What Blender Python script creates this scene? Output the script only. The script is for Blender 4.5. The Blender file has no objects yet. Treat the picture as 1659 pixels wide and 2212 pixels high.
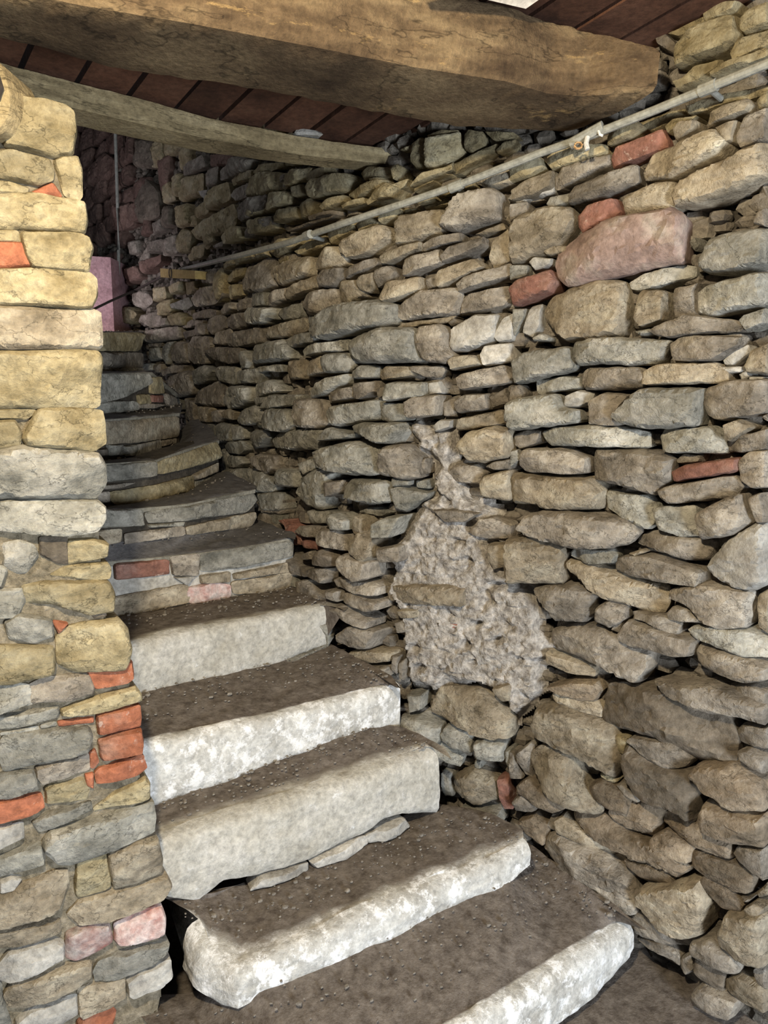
import bpy, bmesh, math, random
import numpy as np
from mathutils import Vector, noise
from mathutils.geometry import delaunay_2d_cdt

# ------------------------------------------------------------ camera, world, lights, exposure
S = bpy.context.scene
COL = S.collection
EYE = 1.64                      # the camera stands this high above the ground at the foot of the stair
FPX, TILT = 1661.0, math.radians(8.76)
cam_d = bpy.data.cameras.new('camera'); cam = bpy.data.objects.new('camera', cam_d); COL.objects.link(cam)
cam.location = (0, 0, EYE); cam.rotation_euler = (math.pi/2 - TILT, 0, 0)
cam_d.sensor_fit = 'VERTICAL'; cam_d.sensor_height = 36.0; cam_d.lens = FPX/2212*36.0
cam_d.clip_start = 0.02
S.camera = cam
w = bpy.data.worlds.new('world'); S.world = w; w.use_nodes = True
w.node_tree.nodes['Background'].inputs[0].default_value = (0.80, 0.88, 1.0, 1)
w.node_tree.nodes['Background'].inputs[1].default_value = 0.06
S.view_settings.view_transform = 'Standard'; S.view_settings.look = 'None'
S.view_settings.gamma = 1; S.view_settings.use_curve_mapping = False
S.view_settings.exposure = 0.52
def area(name, loc, target, sx, sy, power, col):
    d = bpy.data.lights.new(name, 'AREA'); d.shape = 'RECTANGLE'; d.size = sx; d.size_y = sy
    d.energy = power; d.color = col
    o = bpy.data.objects.new(name, d); COL.objects.link(o); o.location = loc
    o.rotation_euler = (Vector(target) - Vector(loc)).to_track_quat('-Z', 'Y').to_euler()
    return o
# daylight through the doorway low behind the camera, a warm ceiling lamp, daylight at the stair head
area('door_daylight', (1.65, -1.1, 0.85), (-0.1, 2.2, 0.75), 0.7, 0.9, 95, (0.86, 0.93, 1.0))
area('ceiling_lamp', (-0.25, 0.30, EYE+0.79), (0.3, 2.0, 1.2), 0.09, 0.09, 36, (1.0, 0.83, 0.56))
area('upper_daylight', (-2.25, 4.35, 2.05), (-1.80, 5.0, 1.95), 0.2, 0.4, 4.5, (1.0, 0.90, 0.97))
area('stairwell_light', (-1.9, 3.3, EYE+1.9), (-0.8, 3.2, 1.4), 0.7, 0.7, 2.5, (0.95, 0.95, 1.0))

# ------------------------------------------------------------ projection helpers
CP, SP = math.cos(TILT), math.sin(TILT)
def ray(u, v):
    a = (u-829.5)/FPX; b = (1106-v)/FPX
    return Vector((a, CP+b*SP, -SP+b*CP))
def at_z(u, v, z):              # z relative to eye
    d = ray(u, v); t = z/d.z
    return Vector((d.x*t, d.y*t, z+EYE))
def at_y(u, v, y):
    d = ray(u, v); t = y/d.y
    return Vector((d.x*t, y, d.z*t+EYE))
class Surf:                     # an upright wall face standing on a ground polyline
    def __init__(s, pts, ext=0.0):
        p = [Vector((x, y)) for x, y in pts]
        if ext: p = [p[0]+(p[0]-p[1]).normalized()*ext]+p+[p[-1]+(p[-1]-p[-2]).normalized()*ext]
        s.p = p; s.L = [0]
        for a, b in zip(p, p[1:]): s.L.append(s.L[-1]+(b-a).length)
    def hit(s, u, v):
        d = ray(u, v); best = None
        for i, (a, b) in enumerate(zip(s.p, s.p[1:])):
            e = b-a; den = d.x*e.y-d.y*e.x
            if abs(den) < 1e-9: continue
            t = (a.x*e.y-a.y*e.x)/den; q = (a.x*d.y-a.y*d.x)/den
            lo = -1e-6 if i else -1e9; hi = 1+1e-6 if i < len(s.p)-2 else 1e9
            if t > 0 and lo <= q <= hi and (best is None or t < best[0]):
                best = (t, s.L[i]+q*e.length, d.z*t+EYE)
        return None if best is None else (best[1], best[2])
    def at(s, q):
        i = 0
        while i < len(s.p)-2 and q > s.L[i+1]: i += 1
        a, b = s.p[i], s.p[i+1]
        return a+(b-a)*((q-s.L[i])/(s.L[i+1]-s.L[i]))
    def nrm(s, q, w=0.06):      # towards the viewer's side
        e = (s.at(q+w)-s.at(q-w)).normalized(); n = Vector((e.y, -e.x)); p = s.at(q)
        return n if n.dot(-p) > 0 else -n
    def pt(s, q, z, h=0, n=None):
        n = n or s.nrm(q); p = s.at(q)
        return Vector((p.x+n.x*h, p.y+n.y*h, z))
def nz(x, y, z, k=1.0): return noise.noise(Vector((x*k, y*k, z*k)))

# ------------------------------------------------------------ materials
def mat(name, cols, scale=9, bump=0.5, rough=0.92, rnd=0.25, strata=0.0, speck=None, strength_scale=60, grain=None, crack=False):
    m = bpy.data.materials.new(name); m.use_nodes = True; nt = m.node_tree; N = nt.nodes; Lk = nt.links.new
    bs = N['Principled BSDF']; bs.inputs['Roughness'].default_value = rough
    bs.inputs['Specular IOR Level'].default_value = 0.25
    tc = N.new('ShaderNodeTexCoord'); info = N.new('ShaderNodeObjectInfo')
    add = N.new('ShaderNodeVectorMath'); add.operation = 'ADD'
    sc = N.new('ShaderNodeVectorMath'); sc.operation = 'SCALE'; sc.inputs['Scale'].default_value = 37
    comb = N.new('ShaderNodeCombineXYZ')
    for i in range(3): Lk(info.outputs['Random'], comb.inputs[i])
    Lk(comb.outputs[0], sc.inputs[0]); Lk(tc.outputs['Object'], add.inputs[0]); Lk(sc.outputs[0], add.inputs[1])
    mp = N.new('ShaderNodeMapping'); Lk(add.outputs[0], mp.inputs['Vector'])
    mp.inputs['Scale'].default_value = grain or (1, 1, 1+strata*3)
    n1 = N.new('ShaderNodeTexNoise'); n1.inputs['Scale'].default_value = scale; n1.inputs['Detail'].default_value = 8
    n1.inputs['Roughness'].default_value = 0.62; Lk(mp.outputs[0], n1.inputs['Vector'])
    cr = N.new('ShaderNodeValToRGB'); el = cr.color_ramp.elements
    el[0].position = 0.32; el[1].position = 0.70
    el[0].color = (*cols[0], 1); el[1].color = (*cols[-1], 1)
    if len(cols) == 3: e = el.new(0.5); e.color = (*cols[1], 1)
    Lk(n1.outputs['Fac'], cr.inputs[0]); last = cr.outputs['Color']
    n2 = N.new('ShaderNodeTexNoise'); n2.inputs['Scale'].default_value = strength_scale; n2.inputs['Detail'].default_value = 6
    n2.inputs['Roughness'].default_value = 0.7; Lk(add.outputs[0], n2.inputs['Vector'])
    mul = N.new('ShaderNodeMix'); mul.data_type = 'RGBA'; mul.blend_type = 'MULTIPLY'; mul.inputs['Factor'].default_value = 0.8
    r2 = N.new('ShaderNodeMapRange'); r2.inputs['From Min'].default_value = 0.3; r2.inputs['From Max'].default_value = 0.7
    r2.inputs['To Min'].default_value = 0.50; r2.inputs['To Max'].default_value = 1.30; Lk(n2.outputs['Fac'], r2.inputs['Value'])
    Lk(last, mul.inputs['A']); Lk(r2.outputs[0], mul.inputs['B']); last = mul.outputs['Result']
    if speck:
        n3 = N.new('ShaderNodeTexNoise'); n3.inputs['Scale'].default_value = speck[1]; n3.inputs['Detail'].default_value = 9
        n3.inputs['Roughness'].default_value = 0.75; Lk(mp.outputs[0], n3.inputs['Vector'])
        r3 = N.new('ShaderNodeMapRange'); r3.inputs['From Min'].default_value = speck[2]; r3.inputs['From Max'].default_value = speck[2]+0.08
        Lk(n3.outputs['Fac'], r3.inputs['Value'])
        mx = N.new('ShaderNodeMix'); mx.data_type = 'RGBA'; Lk(r3.outputs[0], mx.inputs['Factor'])
        Lk(last, mx.inputs['A']); mx.inputs['B'].default_value = (*speck[0], 1); last = mx.outputs['Result']
    if crack:
        n4 = N.new('ShaderNodeTexNoise'); n4.inputs['Scale'].default_value = 6.5; n4.inputs['Detail'].default_value = 5
        n4.inputs['Roughness'].default_value = 0.6; Lk(mp.outputs[0], n4.inputs['Vector'])
        sb = N.new('ShaderNodeMath'); sb.operation = 'SUBTRACT'; sb.inputs[1].default_value = .5; Lk(n4.outputs['Fac'], sb.inputs[0])
        ab = N.new('ShaderNodeMath'); ab.operation = 'ABSOLUTE'; Lk(sb.outputs[0], ab.inputs[0])
        r4 = N.new('ShaderNodeMapRange'); r4.inputs['From Min'].default_value = .001; r4.inputs['From Max'].default_value = .009
        r4.inputs['To Min'].default_value = .5; r4.inputs['To Max'].default_value = 1; Lk(ab.outputs[0], r4.inputs['Value'])
        m4 = N.new('ShaderNodeMix'); m4.data_type = 'RGBA'; m4.blend_type = 'MULTIPLY'; m4.inputs['Factor'].default_value = 1
        Lk(last, m4.inputs['A']); Lk(r4.outputs[0], m4.inputs['B']); last = m4.outputs['Result']
    if rnd:
        hs = N.new('ShaderNodeHueSaturation'); Lk(last, hs.inputs['Color'])
        rr = N.new('ShaderNodeMapRange'); rr.inputs['To Min'].default_value = 1-rnd; rr.inputs['To Max'].default_value = 1+rnd
        Lk(info.outputs['Random'], rr.inputs['Value']); Lk(rr.outputs[0], hs.inputs['Value']); last = hs.outputs['Color']
    Lk(last, bs.inputs['Base Color'])
    bp = N.new('ShaderNodeBump'); bp.inputs['Strength'].default_value = bump; bp.inputs['Distance'].default_value = 0.012
    ad = N.new('ShaderNodeMath'); ad.operation = 'MULTIPLY_ADD'; ad.inputs[1].default_value = 0.7
    Lk(n2.outputs['Fac'], ad.inputs[0]); Lk(n1.outputs['Fac'], ad.inputs[2]); Lk(ad.outputs[0], bp.inputs['Height'])
    Lk(bp.outputs[0], bs.inputs['Normal'])
    return m
WS = (0.52, 0.49, 0.43)
M = {
 'g': mat('grey_stone', [(.18,.175,.15), (.33,.32,.28), (.50,.48,.43)], strata=.25, bump=1.0, crack=True),
 'b': mat('brown_grey_stone', [(.15,.13,.105), (.30,.265,.22), (.46,.42,.36)], strata=.25, bump=1.0, crack=True),
 't': mat('tan_stone', [(.20,.165,.115), (.37,.315,.235), (.52,.47,.37)], strata=.25, bump=1.0, crack=True),
 'y': mat('ochre_stone', [(.23,.185,.10), (.38,.32,.195), (.48,.43,.30)], strata=.25, bump=.9, crack=True),
 'o': mat('orange_brick', [(.24,.09,.055), (.42,.155,.085), (.50,.27,.19)], bump=.7, speck=((.55,.42,.36), 22, .60)),
 'r': mat('red_brick_stone', [(.17,.085,.065), (.30,.145,.11), (.40,.26,.21)], bump=.7, speck=((.55,.42,.36), 22, .60)),
 'p': mat('pink_stone', [(.22,.155,.135), (.34,.25,.22), (.42,.37,.32)], bump=.6),
 'w': mat('pale_stone', [(.30,.28,.25), (.46,.44,.40), (.62,.60,.56)], bump=.7),
 'd': mat('dark_brown_stone', [(.10,.085,.065), (.19,.16,.125), (.28,.24,.19)], strata=.4, bump=.8),
 'e': mat('earthy_stone', [(.12,.095,.065), (.23,.185,.135), (.36,.30,.225)], strata=.25, bump=1.0, crack=True),
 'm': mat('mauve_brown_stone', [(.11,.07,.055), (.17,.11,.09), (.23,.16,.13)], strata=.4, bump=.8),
 'q': mat('whitewashed_brick', [(.42,.20,.17), (.55,.40,.37), (.68,.62,.59)], scale=24, bump=.6),
 'mortar': mat('mortar', [(.26,.235,.21), (.46,.425,.385), (.64,.60,.56)], scale=30, bump=1.0, rnd=0, speck=((.24,.19,.13), 9, .60)),
 'earth': mat('dark_earth_joint', [(.04,.035,.028), (.07,.06,.048), (.11,.095,.075)], scale=12, bump=1.0, rnd=0),
 'lime': mat('lime_mortar', [(.30,.28,.24), (.46,.44,.40), (.60,.58,.54)], scale=14, bump=.8, rnd=0),
 'joint': mat('pillar_joint', [(.19,.16,.11), (.28,.24,.17), (.38,.33,.25)], scale=30, bump=1.0, rnd=0),
 'wood': mat('hewn_wood', [(.06,.038,.022), (.16,.108,.06), (.31,.225,.125)], scale=11, bump=1.0, rnd=0, grain=(.35,.35,1.3), speck=((.45,.30,.13), 12, .60), crack=True),
 'wood2': mat('weathered_wood', [(.17,.13,.07), (.36,.285,.16), (.50,.41,.25)], scale=12, bump=.9, rnd=0, grain=(.3,.3,1.8), crack=True),
 'board': mat('ceiling_board', [(.055,.025,.015), (.11,.05,.03), (.16,.08,.05)], scale=5, bump=.3, rnd=.25),
 'white_wood': mat('planed_white_wood', [(.62,.56,.48), (.74,.69,.62)], scale=10, bump=.1, rnd=0),
 'pipe': mat('grey_plastic', [(.30,.30,.27), (.36,.36,.32)], scale=4, bump=.08, rough=.5, rnd=0),
 'black': mat('black_cable', [(.03,.025,.02), (.06,.05,.045)], bump=.1, rough=.5, rnd=0),
 'white': mat('white_plastic', [(.7,.69,.66), (.8,.79,.76)], bump=.05, rough=.4, rnd=0),
 'copper': mat('copper_wire', [(.45,.25,.12), (.6,.4,.2)], bump=.1, rough=.35, rnd=0),
 'yellow_wood': mat('pine_block', [(.36,.26,.10), (.50,.38,.17)], bump=.3, rnd=0, grain=(.4,.4,1.6)),
 'plaster': mat('pink_plaster', [(.46,.27,.28), (.60,.38,.40)], scale=12, bump=.3, rnd=0),
 'grit': mat('grit', [(.16,.14,.12), (.32,.29,.25)], scale=40, bump=.3, rnd=0),
 'straw': mat('straw', [(.40,.33,.20), (.55,.47,.30)], bump=.1, rnd=0),
}
def slab_material(name, stone, stain, soilc):
    m = mat(name, stone, scale=8, bump=.7, rnd=0, speck=stain)
    nt = m.node_tree; N = nt.nodes; Lk = nt.links.new
    bs = N['Principled BSDF']; src = bs.inputs['Base Color'].links[0].from_socket
    at = N.new('ShaderNodeAttribute'); at.attribute_name = 'soil'
    tc = N.new('ShaderNodeTexCoord'); n = N.new('ShaderNodeTexNoise'); n.inputs['Scale'].default_value = 30; n.inputs['Detail'].default_value = 8
    n.inputs['Roughness'].default_value = .75
    Lk(tc.outputs['Object'], n.inputs['Vector'])
    a = N.new('ShaderNodeMath'); a.operation = 'MULTIPLY_ADD'; a.inputs[1].default_value = .55; Lk(n.outputs['Fac'], a.inputs[0]); Lk(at.outputs['Fac'], a.inputs[2])
    r = N.new('ShaderNodeMapRange'); r.inputs['From Min'].default_value = .62; r.inputs['From Max'].default_value = .95; Lk(a.outputs[0], r.inputs['Value'])
    cr = N.new('ShaderNodeValToRGB'); cr.color_ramp.elements[0].color = (*soilc[0], 1); cr.color_ramp.elements[1].color = (*soilc[1], 1)
    cr.color_ramp.elements[0].position = .35; cr.color_ramp.elements[1].position = .68; Lk(n.outputs['Fac'], cr.inputs[0])
    mx = N.new('ShaderNodeMix'); mx.data_type = 'RGBA'; Lk(r.outputs[0], mx.inputs['Factor']); Lk(src, mx.inputs['A']); Lk(cr.outputs[0], mx.inputs['B'])
    Lk(mx.outputs['Result'], bs.inputs['Base Color'])
    return m
SOIL = [(.08,.065,.055), (.25,.22,.195)]
M['slab_pale'] = slab_material('pale_step_stone', [(.40,.375,.32), (.52,.50,.45), (.62,.60,.56)], ((.75,.75,.74), 16, .60), SOIL)
M['slab_white'] = slab_material('lime_crusted_step_stone', [(.42,.40,.36), (.56,.55,.52), (.70,.70,.68)], ((.84,.84,.84), 22, .50), SOIL)
M['slab_grey'] = slab_material('grey_step_stone', [(.17,.16,.13), (.27,.255,.21), (.34,.32,.27)], None, [(.085,.083,.088), (.19,.182,.18)])
M['soil'] = slab_material('trodden_soil', [(.2,.18,.15), (.3,.28,.24)], None, SOIL)

# ------------------------------------------------------------ object helpers
def link(o, parent=None):
    COL.objects.link(o)
    if parent is not None: o.parent = parent
    return o
def mesh_obj(name, verts, faces, m, parent=None, origin=None, sharp=28):
    if origin is None: origin = Vector((0, 0, 0))
    me = bpy.data.meshes.new(name)
    me.from_pydata([tuple(Vector(v)-origin) for v in verts], [], faces); me.validate()
    bm = bmesh.new(); bm.from_mesh(me); bmesh.ops.recalc_face_normals(bm, faces=bm.faces); bm.to_mesh(me); bm.free()
    me.materials.append(m); me.shade_smooth(); me.set_sharp_from_angle(angle=math.radians(sharp))
    o = bpy.data.objects.new(name, me); o.location = origin
    if parent is not None: o.location = origin - PARENT_LOC.get(parent.name, Vector((0, 0, 0)))
    return link(o, parent)
PARENT_LOC = {}
def thing(name, label, cat, loc=(0, 0, 0), group=None):
    o = bpy.data.objects.new(name, None); o.location = loc; o.empty_display_size = .1; link(o)
    o['label'] = label; o['category'] = cat
    if group: o['group'] = group
    PARENT_LOC[o.name] = Vector(loc)
    return o
def tag(o, label, cat): o['label'] = label; o['category'] = cat; return o
def parse(txt):
    out = []; x0 = y0 = 0; k = 1; key = ''
    for ln in txt.strip().splitlines():
        if ln[0] == '#': key = ln[1:]; continue
        if ln[0] == '@': x0, y0, k = map(float, ln[1:].split()); continue
        *p, c = ln.split()
        out.append(([(x0+float(a)/k, y0+float(b)/k) for a, b in (q.split(',') for q in p)], c, key))
    return out

rng = random.Random(7)
def outline(poly, step, jit, cut=.09):
    """rounded, resampled, slightly uneven outline from a traced polygon"""
    p = []
    n = len(poly)
    for i in range(n):
        a, b, c = poly[i-1], poly[i], poly[(i+1) % n]
        p.append(b+(a-b)*cut); p.append(b+(a-b)*cut*.35+(c-b)*cut*.35); p.append(b+(c-b)*cut)
    L = [0]
    for i in range(len(p)): L.append(L[-1]+(p[(i+1) % len(p)]-p[i]).length)
    m = max(12, min(84, int(L[-1]/step))); out = []; j = 0
    for i in range(m):
        t = L[-1]*i/m
        while L[j+1] < t: j += 1
        a, b = p[j], p[(j+1) % len(p)]
        out.append(a+(b-a)*((t-L[j])/max(1e-9, L[j+1]-L[j])))
    sd = rng.random()*100
    return [q+Vector((nz(q.x, q.y, sd, 35), nz(q.x, q.y, sd+9, 35)))*jit for q in out]
def stone_geo(surf, poly, depth=None, back=.08, rough=1.0, base=0.0, flat=False, relief=1.0):
    """a stone as a solid standing out of the wall face; returns verts, faces, centre, size"""
    P = [surf.hit(u, v) for u, v in poly]
    if any(q is None for q in P): return None
    P = [Vector(q) for q in P]
    A = sum(P[i-1].x*P[i].y-P[i].x*P[i-1].y for i in range(len(P)))/2
    if A < 0: P.reverse(); A = -A
    if A < 2e-5: return None
    size = math.sqrt(A); c_ = sum(P, Vector((0, 0)))/len(P)
    P = [q+(q-c_).normalized()*min(.0055, size*.045) for q in P]
    per = sum((P[i]-P[i-1]).length for i in range(len(P)))
    minor = 2*A/(per/2)          # rough short side
    step = max(.005, min(.011, size*.075))
    O = outline(P, step, min(.004, size*.03)*rough)
    n = len(O); c = sum(O, Vector((0, 0)))/n
    vd = surf.at(c.x); face = min(1, abs(vd.normalized().dot(surf.nrm(c.x)))/.62)
    d = depth if depth is not None else min(.058, max(.014, minor*.48))*(.8+.4*rng.random())*relief
    if not flat: d *= face
    # interior points
    xs = [q.x for q in O]; ys = [q.y for q in O]
    g = max(step, size*.062); pts = list(O); arr = np.array([(q.x, q.y) for q in O]); nxt = np.roll(arr, -1, 0)
    def dist(X):
        X = np.array(X)[:, None, :]; e = nxt-arr; t = np.clip(((X-arr)*e).sum(2)/((e*e).sum(1)+1e-12), 0, 1)
        return np.sqrt((((arr+t[..., None]*e)-X)**2).sum(2)).min(1)
    def inside(x, y):
        k = False
        for i in range(n):
            a, b = O[i-1], O[i]
            if (a.y > y) != (b.y > y) and x < (b.x-a.x)*(y-a.y)/(b.y-a.y)+a.x: k = not k
        return k
    cand = []
    y = min(ys)+g*.5; row = 0
    while y < max(ys):
        x = min(xs)+g*(.5 if row % 2 else 1)
        while x < max(xs):
            q = (x+rng.uniform(-.25, .25)*g, y+rng.uniform(-.25, .25)*g)
            if inside(*q): cand.append(q)
            x += g
        y += g*.87; row += 1
    if cand:
        dd = dist(cand)
        for q, t in zip(cand, dd):
            if t > g*.45: pts.append(Vector(q))
    # one ring just inside the edge for the worn arris
    ring = []
    for i in range(n):
        e = (O[(i+1) % n]-O[i-1]); nn = Vector((-e.y, e.x)).normalized(); ring.append(O[i]+nn*min(.004, minor*.1))
    pts += ring
    res = delaunay_2d_cdt(pts, [(i, (i+1) % n) for i in range(n)], [], 1, 1e-6)
    V2, F2, orig = res[0], res[2], res[3]
    X = [(q.x, q.y) for q in V2]; D = dist(X)
    r = max(.005, minor*(.13+.10*rng.random()))
    planes = []
    for k in range(5):
        th = rng.random()*6.28; sl = rng.uniform(.15, .85)*(.35+.65*face)*relief**.5
        planes.append((math.cos(th)*sl*.7, math.sin(th)*sl*.75, rng.uniform(.05, .42)*size*sl*(.6 if abs(math.sin(th)) > .7 else 1)))
    tx, tz = rng.uniform(-.14, .14), rng.uniform(-.12, .12)
    sd = rng.random()*50
    nn = surf.nrm(c.x)
    verts = []; isedge = []
    for (x, y), t in zip(X, D):
        k = min(1, t/r); prof = math.sqrt(max(0, 1-(1-k)**2)); prof = .35*prof+.65*min(1, t/max(.003, r*.30))
        dx, dy = x-c.x, y-c.y
        if flat: h = d*prof
        else:
            h = d+tx*dx+tz*dy+min(0, min(pl[2]-pl[0]*dx-pl[1]*dy for pl in planes))
            h = max(h, d*.12)*prof
        if t > 1e-4:
            a = min(.011, size*.055)*rough*prof
            h += a*(.9*nz(x, y*1.6, sd, 9/ max(.3, size*5))-1.1*abs(nz(x, y*2.2, sd+5, 24))+.5*nz(x*.6, y*2.2, sd+5, 75)+.3)
        isedge.append(t <= 1e-5)
        verts.append(surf.pt(x, y, base+h, nn))
    faces = [tuple(f) for f in F2]
    # side walls from the outline to the back
    em = {}
    for vi, og in enumerate(orig):
        for o_ in og:
            if o_ < n: em[o_] = vi
    if len(em) == n:
        b0 = len(verts)
        for i in range(n):
            q = c+(O[i]-c)*.93; verts.append(surf.pt(q.x, q.y, base-back, nn))
        for i in range(n):
            j = (i+1) % n; faces.append((em[j], em[i], b0+i, b0+j))
        faces.append(tuple(b0+i for i in range(n)))
    return verts, faces, surf.pt(c.x, c.y, base, nn), size, A
def stuff(o): o['kind'] = 'stuff'; return o
def structure(o): o['kind'] = 'structure'; return o
def merged(name, geos, m, parent):
    V = []; F = []
    for v, f in geos:
        k = len(V); V += v; F += [tuple(i+k for i in q) for q in f]
    return mesh_obj(name, V, F, m, parent)
def sheet(surf, q0, q1, z0, z1, du, h, amp, k, keep=None):
    nu = max(2, int((q1-q0)/du)); nv = max(2, int((z1-z0)/du)); V = []; F = []; idx = {}
    for i in range(nu+1):
        for j in range(nv+1):
            q = q0+(q1-q0)*i/nu; z = z0+(z1-z0)*j/nv
            if keep and not keep(q, z): continue
            idx[i, j] = len(V)
            V.append(surf.pt(q, z, h+amp*(nz(q, z, 3.3, k)+.5*nz(q, z, 7.7, k*2.7)+.35*nz(q, z, 1.1, k*6))))
    for i in range(nu):
        for j in range(nv):
            c = [(i, j), (i+1, j), (i+1, j+1), (i, j+1)]
            if all(a in idx for a in c): F.append(tuple(idx[a] for a in c))
    return V, F
def blob(c, rx, ry, rz, ax, sd):
    """small uneven lump: 5 x 8 rings"""
    V = []; F = []; X = Vector((ax.x, ax.y, 0)); Y = Vector((-ax.y, ax.x, 0)); Z = Vector((0, 0, 1))
    R = 4; K = 7
    for i in range(R+1):
        th = math.pi*i/R
        for j in range(K):
            ph = 2*math.pi*j/K
            p = (math.sin(th)*math.cos(ph), math.sin(th)*math.sin(ph), math.cos(th))
            s = 1+.35*nz(p[0]+sd, p[1], p[2], 1.3)
            p = [math.copysign(abs(a)**.7, a)*s for a in p]
            V.append(c+X*p[0]*rx+Y*p[1]*ry+Z*p[2]*rz)
    for i in range(R):
        for j in range(K):
            F.append((i*K+j, i*K+(j+1) % K, (i+1)*K+(j+1) % K, (i+1)*K+j))
    return V, F

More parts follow.
